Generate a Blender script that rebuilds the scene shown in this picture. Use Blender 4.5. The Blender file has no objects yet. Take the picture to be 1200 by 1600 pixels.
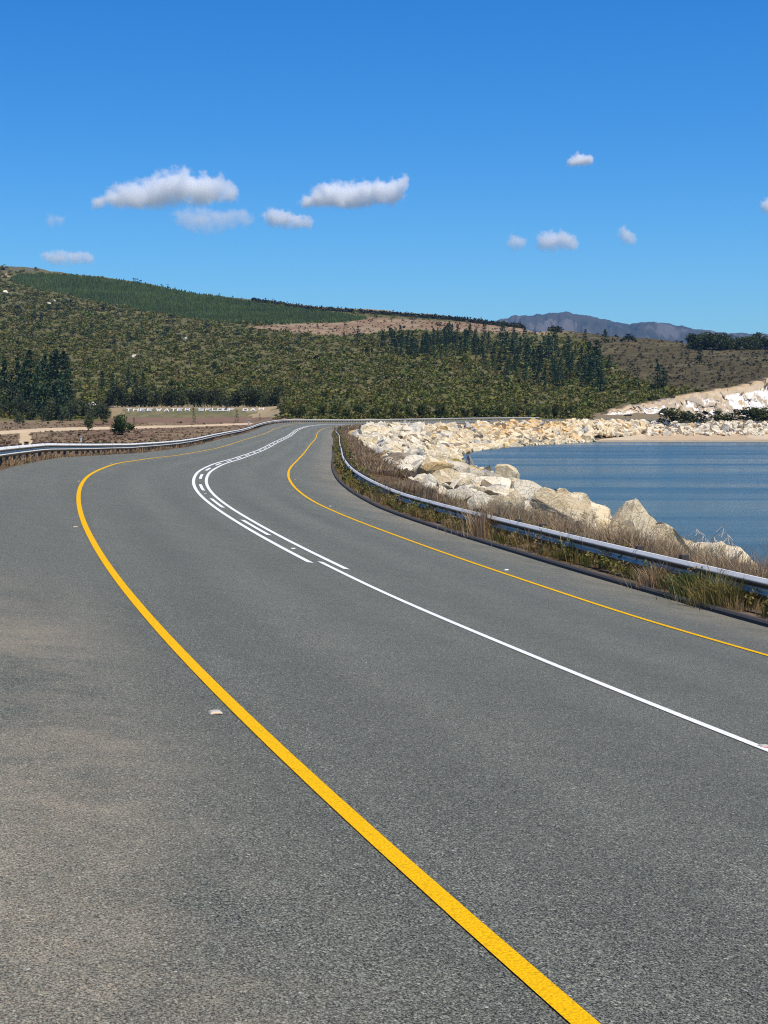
import bpy, math, random
import numpy as np
from mathutils import Vector, Matrix
SC = bpy.context.scene
COL = SC.collection
RNG = np.random.default_rng(11)
random.seed(5)
CZ = 3.0                                   # eye height above the datum
F = 2408.0; YH = 635.0                     # focal length and horizon row in photo pixels (1200 x 1600)
PITCH = math.atan((800 - YH) / F); CP, SP = math.cos(PITCH), math.sin(PITCH)

# ------------------------------------------------------------------ helpers
def tag(o, label=None, cat=None, group=None, kind=None):
    if label: o['label'] = label
    if cat: o['category'] = cat
    if group: o['group'] = group
    if kind: o['kind'] = kind
    return o

def link(o, parent=None):
    COL.objects.link(o)
    if parent is not None: o.parent = parent
    return o

def mesh_data(name, verts, faces, mats, mi=None, col=None, smooth=False, uv=None):
    """verts (n,3); faces: list of equal-size index arrays (m,k) or one array"""
    me = bpy.data.meshes.new(name)
    verts = np.asarray(verts, np.float32)
    if not isinstance(faces, list): faces = [faces]
    faces = [np.asarray(f, np.int32) for f in faces if len(f)]
    lt = np.concatenate([np.full(len(f), f.shape[1], np.int32) for f in faces])
    li = np.concatenate([f.ravel() for f in faces])
    ls = np.concatenate([[0], np.cumsum(lt)[:-1]]).astype(np.int32)
    me.vertices.add(len(verts)); me.vertices.foreach_set('co', verts.ravel())
    me.loops.add(len(li)); me.loops.foreach_set('vertex_index', li)
    me.polygons.add(len(lt)); me.polygons.foreach_set('loop_start', ls); me.polygons.foreach_set('loop_total', lt)
    if mi is not None: me.polygons.foreach_set('material_index', np.asarray(mi, np.int32))
    me.polygons.foreach_set('use_smooth', np.full(len(lt), smooth))
    if col is not None:
        a = me.color_attributes.new('col', 'FLOAT_COLOR', 'POINT')
        c = np.ones((len(verts), 4), np.float32); c[:, :3] = col
        a.data.foreach_set('color', c.ravel())
    if uv is not None:
        u = me.uv_layers.new(name='uv')
        u.data.foreach_set('uv', np.asarray(uv, np.float32)[li].ravel())
    for m in (mats if isinstance(mats, (list, tuple)) else [mats]): me.materials.append(m)
    me.update(); me.validate()
    return me

def obj(name, me, parent=None, loc=(0, 0, 0), rz=0, sc=1):
    o = bpy.data.objects.new(name, me)
    o.location = loc; o.rotation_euler = (0, 0, rz)
    o.scale = (sc, sc, sc) if not hasattr(sc, '__len__') else sc
    return link(o, parent)

def empty(name, loc=(0, 0, 0), rz=0):
    o = bpy.data.objects.new(name, None); o.location = loc; o.rotation_euler = (0, 0, rz)
    o.empty_display_size = .3
    return link(o)

class MB:                                   # collects polygons into one mesh
    def __init__(s): s.v = []; s.f = []; s.m = []
    def add(s, verts, faces, mi=0):
        b = len(s.v); s.v += [tuple(map(float, p)) for p in verts]
        s.f += [tuple(i + b for i in f) for f in faces]; s.m += [mi] * len(faces)
    def box(s, c, d, rot=None, mi=0, taper=1.0):
        x, y, z = [k / 2 for k in d]; t = taper
        p = [(-x, -y, -z), (x, -y, -z), (x, y, -z), (-x, y, -z), (-x * t, -y * t, z), (x * t, -y * t, z), (x * t, y * t, z), (-x * t, y * t, z)]
        p = [Vector(q) for q in p]
        if rot is not None: p = [rot @ q for q in p]
        s.add([q + Vector(c) for q in p], [(0, 3, 2, 1), (4, 5, 6, 7), (0, 1, 5, 4), (1, 2, 6, 5), (2, 3, 7, 6), (3, 0, 4, 7)], mi)
    def tube(s, pts, radii, n=7, mi=0):
        rings = []
        for i, p in enumerate(pts):
            p = Vector(p); a = Vector(pts[max(i - 1, 0)]); b = Vector(pts[min(i + 1, len(pts) - 1)])
            d = (b - a).normalized(); u = d.orthogonal().normalized(); w = d.cross(u)
            rings.append([p + radii[i] * (math.cos(2 * math.pi * k / n) * u + math.sin(2 * math.pi * k / n) * w) for k in range(n)])
        v = [q for r in rings for q in r]; f = []
        for i in range(len(pts) - 1):
            for k in range(n): f.append((i * n + k, i * n + (k + 1) % n, (i + 1) * n + (k + 1) % n, (i + 1) * n + k))
        f.append(tuple(range(n))[::-1]); f.append(tuple(range((len(pts) - 1) * n, len(pts) * n)))
        s.add(v, f, mi)
    def mesh(s, name, mats, smooth=False):
        me = bpy.data.meshes.new(name); me.from_pydata(s.v, [], s.f)
        for m in (mats if isinstance(mats, (list, tuple)) else [mats]): me.materials.append(m)
        me.polygons.foreach_set('material_index', s.m)
        me.polygons.foreach_set('use_smooth', [smooth] * len(s.f)); me.update()
        return me

# smooth value noise on numpy arrays
def vnoise(x, y, seed=0):
    xi = np.floor(x).astype(np.int64); yi = np.floor(y).astype(np.int64)
    fx = x - xi; fy = y - yi; fx = fx * fx * (3 - 2 * fx); fy = fy * fy * (3 - 2 * fy)
    def h(a, b):
        n = (a * 374761393 + b * 668265263 + seed * 974634777) & 0x7fffffff
        n = ((n ^ (n >> 13)) * 1274126177) & 0x7fffffff
        return ((n ^ (n >> 16)) & 0xffff) / 65535.0
    return (h(xi, yi) * (1 - fx) + h(xi + 1, yi) * fx) * (1 - fy) + (h(xi, yi + 1) * (1 - fx) + h(xi + 1, yi + 1) * fx) * fy
def fbm(x, y, o=4, seed=0):
    t = 0; a = .5
    for k in range(o): t = t + a * (vnoise(x * 2 ** k, y * 2 ** k, seed + k) - .5); a *= .55
    return t                               # about -0.5 .. 0.5

# ------------------------------------------------------------------ materials
class NT:
    def __init__(s, name):
        s.m = bpy.data.materials.new(name); s.m.use_nodes = True
        s.t = s.m.node_tree; s.t.nodes.clear(); s.out = s.t.nodes.new('ShaderNodeOutputMaterial')
    def n(s, typ, **kw):
        nd = s.t.nodes.new('ShaderNode' + typ)
        for k, v in kw.items():
            if k.startswith('i_'):
                key = k[2:].replace('_', ' ')
                nd.inputs[int(key) if key.isdigit() else key].default_value = v
            else: setattr(nd, k, v)
        return nd
    def l(s, a, b): s.t.links.new(a, b)
    def noise(s, vec, scale, detail=4, rough=.55, dist=0):
        nd = s.n('TexNoise'); nd.inputs['Scale'].default_value = scale; nd.inputs['Detail'].default_value = detail
        nd.inputs['Roughness'].default_value = rough; nd.inputs['Distortion'].default_value = dist
        if vec is not None: s.l(vec, nd.inputs['Vector'])
        return nd.outputs['Fac']
    def ramp(s, fac, stops):
        nd = s.n('ValToRGB'); e = nd.color_ramp.elements
        while len(e) < len(stops): e.new(.5)
        for q, (p, c) in zip(e, stops):
            q.position = p; q.color = (c, c, c, 1) if not hasattr(c, '__len__') else (*c, 1)
        s.l(fac, nd.inputs['Fac']); return nd.outputs['Color']
    def mix(s, fac, a, b, mode='MIX'):
        nd = s.n('Mix', data_type='RGBA', blend_type=mode)
        for sock, v in ((nd.inputs[0], fac), (nd.inputs[6], a), (nd.inputs[7], b)):
            if isinstance(v, bpy.types.NodeSocket): s.l(v, sock)
            elif hasattr(v, '__len__'): sock.default_value = (*v, 1)
            else: sock.default_value = v if sock.type == 'VALUE' else (v, v, v, 1)
        return nd.outputs[2]
    def math(s, op, a, b=0.0, c=None, clamp=False):
        nd = s.n('Math', operation=op, use_clamp=clamp)
        for i, v in enumerate((a, b) if c is None else (a, b, c)):
            if isinstance(v, bpy.types.NodeSocket): s.l(v, nd.inputs[i])
            else: nd.inputs[i].default_value = v
        return nd.outputs[0]
    def mapping(s, vec, scale=(1, 1, 1), loc=(0, 0, 0)):
        nd = s.n('Mapping'); nd.inputs['Scale'].default_value = scale; nd.inputs['Location'].default_value = loc
        s.l(vec, nd.inputs['Vector']); return nd.outputs[0]
    def bump(s, h, strength=.5, dist=.01):
        nd = s.n('Bump'); nd.inputs['Strength'].default_value = strength; nd.inputs['Distance'].default_value = dist
        s.l(h, nd.inputs['Height']); return nd.outputs[0]
    def done(s, col, rough=.8, metal=0, normal=None, spec=.3, **kw):
        b = s.n('BsdfPrincipled')
        for sock, v in (('Base Color', col), ('Roughness', rough), ('Metallic', metal), ('Specular IOR Level', spec)):
            if isinstance(v, bpy.types.NodeSocket): s.l(v, b.inputs[sock])
            elif hasattr(v, '__len__'): b.inputs[sock].default_value = (*v, 1)
            else: b.inputs[sock].default_value = v
        if normal is not None: s.l(normal, b.inputs['Normal'])
        for k, v in kw.items(): b.inputs[k.replace('_', ' ')].default_value = v
        s.l(b.outputs[0], s.out.inputs['Surface']); s.b = b
        return s.m

def mat_plain(name, col, rough=.7, metal=0, var=.25, scale=8, bump=0):
    t = NT(name); co = t.n('TexCoord').outputs['Object']
    f = t.noise(co, scale, 5, .65)
    c = t.mix(f, tuple(k * (1 - var) for k in col), tuple(min(k * (1 + var), 1) for k in col))
    nrm = t.bump(t.noise(co, scale * 4, 3), .5, bump) if bump else None
    return t.done(c, rough, metal, nrm)

def mat_foliage(name, tint=(1, 1, 1), var=.35, rough=.65):
    """colour comes from the leaf clumps' own 'col' attribute, varied per plant"""
    t = NT(name)
    a = t.n('VertexColor', layer_name='col').outputs[0]
    r = t.n('ObjectInfo').outputs['Random']
    k = t.n('MapRange'); t.l(r, k.inputs[0]); k.inputs[3].default_value = 1 - var; k.inputs[4].default_value = 1 + var
    c = t.mix(1.0, a, tint, 'MULTIPLY')
    hs = t.n('HueSaturation'); t.l(c, hs.inputs['Color']); t.l(k.outputs[0], hs.inputs['Value'])
    b = t.n('BsdfPrincipled'); b.inputs['Roughness'].default_value = rough; b.inputs['Specular IOR Level'].default_value = .15
    t.l(hs.outputs[0], b.inputs['Base Color'])
    tr = t.n('BsdfTranslucent'); t.l(hs.outputs[0], tr.inputs['Color'])
    mx = t.n('MixShader'); mx.inputs[0].default_value = .22
    t.l(b.outputs[0], mx.inputs[1]); t.l(tr.outputs[0], mx.inputs[2]); t.l(mx.outputs[0], t.out.inputs['Surface'])
    return t.m

def mat_attr(name, rough=.9, scale=.35, var=.3, bump=.15):
    t = NT(name); co = t.n('TexCoord').outputs['Object']
    a = t.n('VertexColor', layer_name='col').outputs[0]
    f1 = t.noise(co, scale, 6, .7); f2 = t.noise(co, scale * .12, 4, .6)
    v = t.math('ADD', t.math('MULTIPLY', f1, 1.3), t.math('MULTIPLY', f2, .7))
    v = t.math('MULTIPLY_ADD', v, var * 2, 1 - var * 2)
    g = t.n('CombineColor'); [t.l(v, g.inputs[i]) for i in range(3)]
    c = t.mix(1.0, a, g.outputs[0], 'MULTIPLY')
    return t.done(c, rough, 0, t.bump(f1, .6, bump), .1)

def mat_asphalt():
    t = NT('asphalt'); co = t.n('TexCoord').outputs['Object']
    uvn = t.n('UVMap', uv_map='uv').outputs[0]
    sep = t.n('SeparateXYZ'); t.l(uvn, sep.inputs[0]); off = sep.outputs[0]
    wob = t.n('TexNoise'); wob.inputs['Scale'].default_value = 90; t.l(co, wob.inputs['Vector'])
    wv = t.n('VectorMath', operation='MULTIPLY_ADD'); t.l(wob.outputs['Color'], wv.inputs[0]); wv.inputs[1].default_value = (.016, .016, .016); t.l(t.mapping(uvn, (1.15, .80, 1)), wv.inputs[2])
    vo = t.n('TexVoronoi', feature='F1'); vo.inputs['Scale'].default_value = 74; t.l(wv.outputs[0], vo.inputs['Vector'])
    sc = t.n('SeparateColor'); t.l(vo.outputs['Color'], sc.inputs[0]); rnd = sc.outputs[0]
    stone = t.ramp(rnd, [(0, (.035, .035, .034)), (.25, (.085, .086, .083)), (.6, (.185, .186, .177)), (.93, (.31, .307, .288)), (1, (.52, .50, .46))])
    gap = t.ramp(vo.outputs['Distance'], [(.34, 1.1), (.60, .06)])
    c = t.mix(1.0, stone, gap, 'MULTIPLY')
    fine = t.noise(co, 125, 3, .75)
    c = t.mix(.50, c, t.ramp(fine, [(.41, (.006, .006, .006)), (.5, (.120, .121, .115)), (.59, (.43, .425, .40))]))
    # broad tone: binder-rich and worn patches, wheel tracks
    big = t.noise(co, .35, 6, .62); mid = t.noise(co, 2.3, 5, .6)
    tone = t.math('ADD', t.math('MULTIPLY', big, .30), t.math('MULTIPLY', mid, .36)); tone = t.math('ADD', tone, .78)
    st = t.mapping(uvn, (1.1, .05, 1)); lane = t.noise(st, 1.0, 3, .5)
    tone = t.math('MULTIPLY', tone, t.math('MULTIPLY_ADD', lane, .35, .84))
    # tyre paths: two polished bands in each lane
    wp = t.math('COSINE', t.math('MULTIPLY_ADD', t.math('ABSOLUTE', off), 3.7, -3.7))
    lanes = t.math('LESS_THAN', t.math('ABSOLUTE', off), 3.45)
    tone = t.math('MULTIPLY', tone, t.math('MULTIPLY_ADD', t.math('MULTIPLY', wp, lanes), -.05, 1.0))
    g = t.n('CombineColor'); [t.l(tone, g.inputs[i]) for i in range(3)]
    c = t.mix(1.0, c, g.outputs[0], 'MULTIPLY')
    # drifted sand on the left shoulder and along the right kerb
    a = t.n('MapRange'); t.l(off, a.inputs[0]); a.inputs[1].default_value = -3.75; a.inputs[2].default_value = -4.7; a.inputs[3].default_value = 0; a.inputs[4].default_value = 1
    near = t.n('MapRange'); t.l(sep.outputs[1], near.inputs[0]); near.inputs[1].default_value = 2; near.inputs[2].default_value = 9; near.inputs[3].default_value = 1; near.inputs[4].default_value = .06
    b2 = t.n('MapRange'); t.l(off, b2.inputs[0]); b2.inputs[1].default_value = 4.2; b2.inputs[2].default_value = 5.8; b2.inputs[3].default_value = 0; b2.inputs[4].default_value = .8
    dm = t.math('ADD', t.math('MULTIPLY', t.noise(co, .5, 4, .6), .6), t.math('MULTIPLY', t.noise(co, 2.6, 6, .75), .4)); dm = t.ramp(dm, [(.38, 0), (.62, 1)])
    c = t.mix(1.0, c, (.99, 1.0, .81), 'MULTIPLY')
    dust = t.math('MULTIPLY', t.math('ADD', t.math('MULTIPLY', a.outputs[0], near.outputs[0]), b2.outputs[0]), dm)
    dg = t.ramp(t.noise(co, 110, 4, .8), [(.43, 0), (.58, 1)])
    dust = t.math('MULTIPLY', dust, t.math('MULTIPLY_ADD', dg, .50, .20))
    c = t.mix(dust, c, t.mix(dg, (.16, .125, .080), (.72, .575, .385)))
    sp = t.n('TexVoronoi', feature='F1'); sp.inputs['Scale'].default_value = 26; t.l(co, sp.inputs['Vector'])
    s2 = t.n('SeparateColor'); t.l(sp.outputs['Color'], s2.inputs[0])
    chip = t.math('MULTIPLY', t.math('LESS_THAN', sp.outputs['Distance'], .16), t.math('GREATER_THAN', s2.outputs[1], .955))
    c = t.mix(chip, c, (.55, .52, .48))
    h = t.math('ADD', t.math('MULTIPLY', vo.outputs['Distance'], -.6), t.math('MULTIPLY', fine, .5))
    return t.done(c, .72, 0, t.bump(h, 1.0, .016), .22)

def mat_paint(name, col, wear=.5):
    t = NT(name); co = t.n('TexCoord').outputs['Object']
    vo = t.n('TexVoronoi'); vo.inputs['Scale'].default_value = 62; t.l(co, vo.inputs['Vector'])
    f = t.noise(co, 150, 4, .7); w = t.noise(co, 6, 5, .65)
    c = t.mix(t.ramp(f, [(.36, 0), (.6, 1)]), tuple(k * .68 for k in col), tuple(min(k * 1.1, 1) for k in col))
    c = t.mix(t.math('MULTIPLY', t.ramp(vo.outputs['Distance'], [(.6, 0), (.95, 1)]), .5), c, tuple(k * .45 for k in col))
    hole = t.math('MULTIPLY', t.ramp(f, [(.6, 0), (.72, 1)]), t.ramp(w, [(.5, 0), (.7, wear)]))
    c = t.mix(hole, c, (.09, .09, .09))
    return t.done(c, .75, 0, t.bump(t.math('MULTIPLY', vo.outputs['Distance'], -1), .8, .008), .08)

def mat_rock(name, c1, c2, c3, stain=(.25, .14, .07)):
    t = NT(name); co = t.n('TexCoord').outputs['Object']
    oi = t.n('ObjectInfo').outputs['Random']
    cv = t.n('VectorMath', operation='SCALE'); cmb = t.n('CombineXYZ'); [t.l(oi, cmb.inputs[i]) for i in range(3)]
    t.l(cmb.outputs[0], cv.inputs[0]); cv.inputs['Scale'].default_value = 37.0
    ad = t.n('VectorMath', operation='ADD'); t.l(co, ad.inputs[0]); t.l(cv.outputs[0], ad.inputs[1]); p = ad.outputs[0]
    f = t.noise(p, 1.3, 6, .68, .6); g = t.noise(p, 7, 5, .7)
    c = t.ramp(f, [(.28, c1), (.5, c2), (.72, c3)])
    st = t.noise(t.mapping(p, (1, 1, 2.6)), 2.1, 6, .7, 1.2)
    c = t.mix(t.math('MULTIPLY', t.ramp(st, [(.56, 0), (.70, 1)]), .55), c, stain)
    c = t.mix(t.math('MULTIPLY', t.ramp(g, [(.3, 1), (.55, 0)]), .35), c, tuple(k * .42 for k in c2))
    vo = t.n('TexVoronoi', feature='DISTANCE_TO_EDGE'); vo.inputs['Scale'].default_value = 2.8
    dp = t.n('VectorMath', operation='ADD'); t.l(t.mapping(p, (1, 1.6, .7)), dp.inputs[0])
    nn = t.n('TexNoise'); nn.inputs['Scale'].default_value = 2.4; t.l(p, nn.inputs['Vector']); t.l(nn.outputs['Color'], dp.inputs[1]); t.l(dp.outputs[0], vo.inputs['Vector'])
    crack = t.ramp(vo.outputs['Distance'], [(0, 1), (.022, 0)])
    c = t.mix(t.math('MULTIPLY', crack, .14), c, tuple(k * .3 for k in c1))
    v = t.math('MULTIPLY_ADD', oi, .4, .8); gg = t.n('CombineColor'); [t.l(v, gg.inputs[i]) for i in range(3)]
    c = t.mix(1.0, c, gg.outputs[0], 'MULTIPLY')
    h = t.math('ADD', t.math('MULTIPLY', g, .5), t.math('MULTIPLY', crack, -.18)); h = t.math('ADD', h, t.math('MULTIPLY', t.noise(t.mapping(p, (1, 1, 2.2)), 18, 4, .7), .35))
    return t.done(c, .85, 0, t.bump(h, 1.0, .16), .15)

def mat_water():
    t = NT('lake_water'); co = t.n('TexCoord').outputs['Object']
    a = t.mapping(co, (.30, 1.1, 1)); w1 = t.noise(a, 1.0, 4, .6, .4)
    b = t.mapping(co, (1.6, 4.5, 1)); w2 = t.noise(b, 1.0, 3, .6)
    h = t.math('ADD', t.math('MULTIPLY', w1, .7), t.math('MULTIPLY', w2, .28))
    band = t.noise(t.mapping(co, (.006, .045, 1)), 1.0, 5, .6, .7)
    rough = t.ramp(band, [(.36, .16), (.50, .24), (.64, .33)])
    col = t.mix(t.ramp(band, [(.42, 1), (.56, 0)]), (.050, .092, .092), (.085, .118, .090))
    return t.done(col, rough, 0, t.bump(h, .62, .30), .5, IOR=1.33)

def mat_galv():
    t = NT('galvanised_steel'); co = t.n('TexCoord').outputs['Object']; baked_light = t.n('VertexColor', layer_name='col').outputs[0]
    f = t.noise(co, 3, 5, .6); s = t.noise(t.mapping(co, (1, 1, 14)), 2, 5, .7)
    c = t.mix(f, (.68, .64, .56), (.84, .80, .71))
    c = t.mix(t.math('MULTIPLY', t.ramp(s, [(.55, 0), (.72, 1)]), .4), c, (.30, .24, .18))
    c = t.mix(1.0, c, baked_light, 'MULTIPLY')  # multiplies in the light and shade painted on the beam
    return t.done(c, .6, .05, t.bump(f, .2, .004), .2)

M = {}
M['asphalt'] = mat_asphalt()
M['yellow'] = mat_paint('yellow_road_paint', (.82, .445, .001), .45)
M['white'] = mat_paint('white_road_paint', (.82, .82, .79), .35)
M['galv'] = mat_galv()
M['post'] = mat_plain('weathered_post', (.10, .085, .07), .85, 0, .4, 12, .01)
M['kerb'] = mat_plain('bitumen_kerb', (.062, .057, .052), .9, 0, .4, 20, .01)
M['water'] = mat_water()
M['ground'] = mat_attr('earth', .95, .35, .22, .2)
M['verge'] = mat_attr('verge_earth', .95, 1.2, .3, .08)
M['foliage'] = mat_foliage('leaf_clumps')
M['cover'] = mat_foliage('shrub_leaves', (1, 1, 1), 0)
M['grass'] = mat_foliage('dry_and_green_grass', (1, 1, 1), 0, .8)
M['bark'] = mat_plain('bark', (.10, .075, .055), .95, 0, .4, 6, .05)
ROCKC = {
 'cream': mat_rock('cream_rock', (.55, .39, .20), (.76, .61, .37), (.88, .77, .54)),
 'white': mat_rock('white_rock', (.54, .44, .30), (.77, .67, .48), (.87, .79, .62), (.45, .25, .17)),
 'ochre': mat_rock('ochre_rock', (.55, .31, .11), (.72, .49, .22), (.80, .64, .38)),
 'grey': mat_rock('grey_rock', (.30, .275, .23), (.50, .46, .385), (.70, .65, .54)),
 'brown': mat_rock('brown_rock', (.15, .115, .075), (.27, .21, .14), (.50, .41, .29)),
}
RK = list(ROCKC)

def dirpix(x, y):
    v = (800 - y) / F
    return np.array([(x - 600) / F, CP + v * SP, -SP + v * CP])
def ratio(y):                               # rise per metre of depth for photo row y
    v = (800 - y) / F
    return (-SP + v * CP) / (CP + v * SP)
def topix(X, Y, Z):
    z = np.asarray(Z) - CZ; d = Y * CP - z * SP; u = Y * SP + z * CP
    return 600 + F * X / d, 800 - F * u / d
def inpoly(x, y, poly):
    x = np.asarray(x, float); y = np.asarray(y, float); r = np.zeros(x.shape, bool); n = len(poly)
    for i in range(n):
        x1, y1 = poly[i]; x2, y2 = poly[(i + 1) % n]
        if y1 == y2: continue
        c = ((y1 > y) != (y2 > y)) & (x < (x2 - x1) * (y - y1) / (y2 - y1) + x1)
        r ^= c
    return r
# ------------------------------------------------------------------ road alignment (surveyed from the photograph)
RS=[-5.0,0.0,5.0,10.0,15.0,20.0,25.0,30.0,35.0,40.0,45.0,50.0,55.0,60.0,65.0,70.0,75.0,80.0,85.0,90.0,95.0,100.0,105.0,110.0,115.0,120.0,125.0,130.0,135.0,140.0,145.0,150.0,160.0,170.0,180.0,190.0,200.0,210.0,220.0,230.0,240.0,250.0,260.0,270.0,280.0,290.0,300.0,310.0,320.0,330.0,340.0,350.0,360.0,370.0,380.0,390.0,400.0,410.0,420.0,430.0,440.0,450.0,460.0,470.0,480.0,490.0,500.0,510.0,520.0,530.0,540.0,550.0,560.0,570.0,580.0,590.0,600.0,610.0,620.0,630.0,640.0,650.0]
RX=[4.040,2.592,1.267,0.039,-1.117,-2.208,-3.233,-4.192,-5.069,-5.847,-6.513,-7.072,-7.535,-7.912,-8.219,-8.472,-8.687,-8.874,-9.044,-9.205,-9.363,-9.521,-9.682,-9.848,-10.015,-10.183,-10.350,-10.513,-10.669,-10.819,-10.962,-11.101,-11.383,-11.686,-12.022,-12.393,-12.791,-13.204,-13.604,-13.962,-14.238,-14.390,-14.375,-14.153,-13.687,-12.947,-11.910,-10.557,-8.881,-6.875,-4.539,-1.874,1.117,4.428,8.057,11.996,16.242,20.788,25.624,30.743,36.131,41.774,47.656,53.761,60.070,66.567,73.238,80.068,87.045,94.159,101.402,108.767,116.247,123.835,131.527,139.317,147.200,155.172,163.228,171.364,179.575,187.859]
RY=[5.687,10.472,15.294,20.140,25.005,29.884,34.778,39.685,44.607,49.546,54.502,59.470,64.449,69.435,74.425,79.419,84.414,89.411,94.408,99.405,104.403,109.400,114.397,119.395,124.392,129.389,134.386,139.384,144.381,149.379,154.377,159.375,169.371,179.366,189.361,199.354,209.346,219.337,229.329,239.323,249.319,259.318,269.318,279.315,289.304,299.276,309.222,319.130,328.988,338.784,348.507,358.145,367.687,377.122,386.440,395.631,404.684,413.591,422.343,430.933,439.357,447.612,455.699,463.619,471.377,478.978,486.428,493.732,500.896,507.923,514.818,521.582,528.220,534.732,541.122,547.392,553.545,559.582,565.506,571.321,577.028,582.629]
RZ=[-2.284,-2.344,-2.403,-2.463,-2.492,-2.521,-2.550,-2.583,-2.617,-2.651,-2.685,-2.719,-2.753,-2.821,-2.888,-2.955,-3.041,-3.127,-3.213,-3.272,-3.330,-3.389,-3.444,-3.500,-3.555,-3.586,-3.617,-3.648,-3.652,-3.655,-3.658,-3.667,-3.710,-3.753,-3.807,-3.874,-3.941,-3.976,-4.011,-3.992,-3.918,-3.844,-3.755,-3.667,-3.626,-3.631,-3.637,-3.736,-3.834,-3.936,-4.041,-4.146,-4.188,-4.231,-4.252,-4.251,-4.251,-4.236,-4.220,-4.214,-4.216,-4.218,-4.241,-4.264,-4.296,-4.336,-4.377,-4.416,-4.454,-4.493,-4.530,-4.568,-4.604,-4.641,-4.677,-4.712,-4.748,-4.783,-4.818,-4.853,-4.888,-4.922]
RE=[0.1115,0.1154,0.1194,0.1234,0.1224,0.1215,0.1205,0.1212,0.1219,0.1226,0.1165,0.1103,0.1042,0.0949,0.0856,0.0763,0.0715,0.0666,0.0618,0.0582,0.0546,0.0511,0.0487,0.0463,0.0439,0.0426,0.0414,0.0401,0.0400,0.0399,0.0398,0.0416,0.0432,0.0448,0.0466,0.0487,0.0507,0.0534,0.0561,0.0593,0.0629,0.0665,0.0701,0.0737,0.0766,0.0790,0.0814,0.0823,0.0831,0.0834,0.0832,0.0829,0.0819,0.0809,0.0796,0.0780,0.0765,0.0748,0.0731,0.0715,0.0699,0.0683,0.0669,0.0656,0.0644,0.0634,0.0623,0.0617,0.0610,0.0604,0.0600,0.0596,0.0594,0.0592,0.0591,0.0590,0.0590,0.0590,0.0590,0.0590,0.0591,0.0592]
RT=[-0.3089,-0.2800,-0.2571,-0.2403,-0.2266,-0.2132,-0.2000,-0.1853,-0.1669,-0.1451,-0.1225,-0.1020,-0.0836,-0.0679,-0.0555,-0.0464,-0.0399,-0.0354,-0.0329,-0.0317,-0.0314,-0.0319,-0.0327,-0.0333,-0.0336,-0.0336,-0.0330,-0.0320,-0.0306,-0.0293,-0.0280,-0.0276,-0.0290,-0.0318,-0.0355,-0.0386,-0.0409,-0.0412,-0.0385,-0.0324,-0.0222,-0.0075,0.0112,0.0338,0.0599,0.0886,0.1195,0.1519,0.1851,0.2189,0.2528,0.2867,0.3206,0.3544,0.3882,0.4218,0.4553,0.4885,0.5212,0.5534,0.5845,0.6145,0.6430,0.6700,0.6953,0.7191,0.7413,0.7622,0.7821,0.8009,0.8191,0.8365,0.8534,0.8697,0.8854,0.9007,0.9154,0.9297,0.9436,0.9569,0.9699,0.9825]
RS, RX, RY, RZ, RE, RT = [np.array(a) for a in (RS, RX, RY, RZ, RE, RT)]
W = 3.6; EL = -6.0; ER = 5.816            # lane width, left and right edge of the tarmac
def road_at(s):
    s = np.asarray(s, float); sc = np.clip(s, RS[0], RS[-1])
    i = np.clip(np.searchsorted(RS, sc, 'right') - 1, 0, len(RS) - 2)
    h = RS[i + 1] - RS[i]; t = (sc - RS[i]) / h
    h00 = 2 * t**3 - 3 * t**2 + 1; h10 = t**3 - 2 * t**2 + t; h01 = -2 * t**3 + 3 * t**2; h11 = t**3 - t**2
    def her(a, da): return h00 * a[i] + h10 * h * da[i] + h01 * a[i + 1] + h11 * h * da[i + 1]
    dz = np.gradient(RZ, RS); de = np.gradient(RE, RS); dt = np.gradient(RT, RS)
    x = her(RX, np.sin(RT)); y = her(RY, np.cos(RT)); z = her(RZ, dz); e = her(RE, de); th = her(RT, dt)
    ex = s - sc
    return x + np.sin(th) * ex, y + np.cos(th) * ex, z + CZ, e, th
def road_pt(s, off, h=0.0):
    x, y, z, e, th = road_at(s)
    return np.stack(np.broadcast_arrays(x + np.cos(th) * off, y - np.sin(th) * off, z - e * off + h), -1)
SD = np.concatenate([np.arange(-34, 150, 1.0), np.arange(150, 601, 2.0)])
_cx, _cy, _cz, _ce, _ct = road_at(SD)
def nearest(X, Y):
    X = np.asarray(X, float).ravel(); Y = np.asarray(Y, float).ravel()
    s = np.empty(len(X)); o = np.empty(len(X))
    for a in range(0, len(X), 20000):
        b = slice(a, a + 20000)
        i = ((X[b, None] - _cx) ** 2 + (Y[b, None] - _cy) ** 2).argmin(1)
        dx = X[b] - _cx[i]; dy = Y[b] - _cy[i]; th = _ct[i]
        along = dx * np.sin(th) + dy * np.cos(th)
        along = np.where((i == 0) | (i == len(SD) - 1), along, np.clip(along, -2, 2))
        s[b] = SD[i] + along; o[b] = dx * np.cos(th) - dy * np.sin(th)
    return s, o

WATER = -6.8                               # lake level
# embankment cross sections: distance from the tarmac edge -> height relative to that edge
def bank_r(d): return np.interp(d, [0, .2, 1.2, 2.4, 3.4, 5, 8, 12, 16, 21, 26, 36], [.0, .06, .08, .04, -.12, -.5, -1.2, -2.4, -4.0, -6.1, -8.4, -12.5])
def bank_l(d): return np.interp(d, [0, .3, 1.4, 2.2, 16], [-.015, -.05, -.16, -.45, -7.2])

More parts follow.
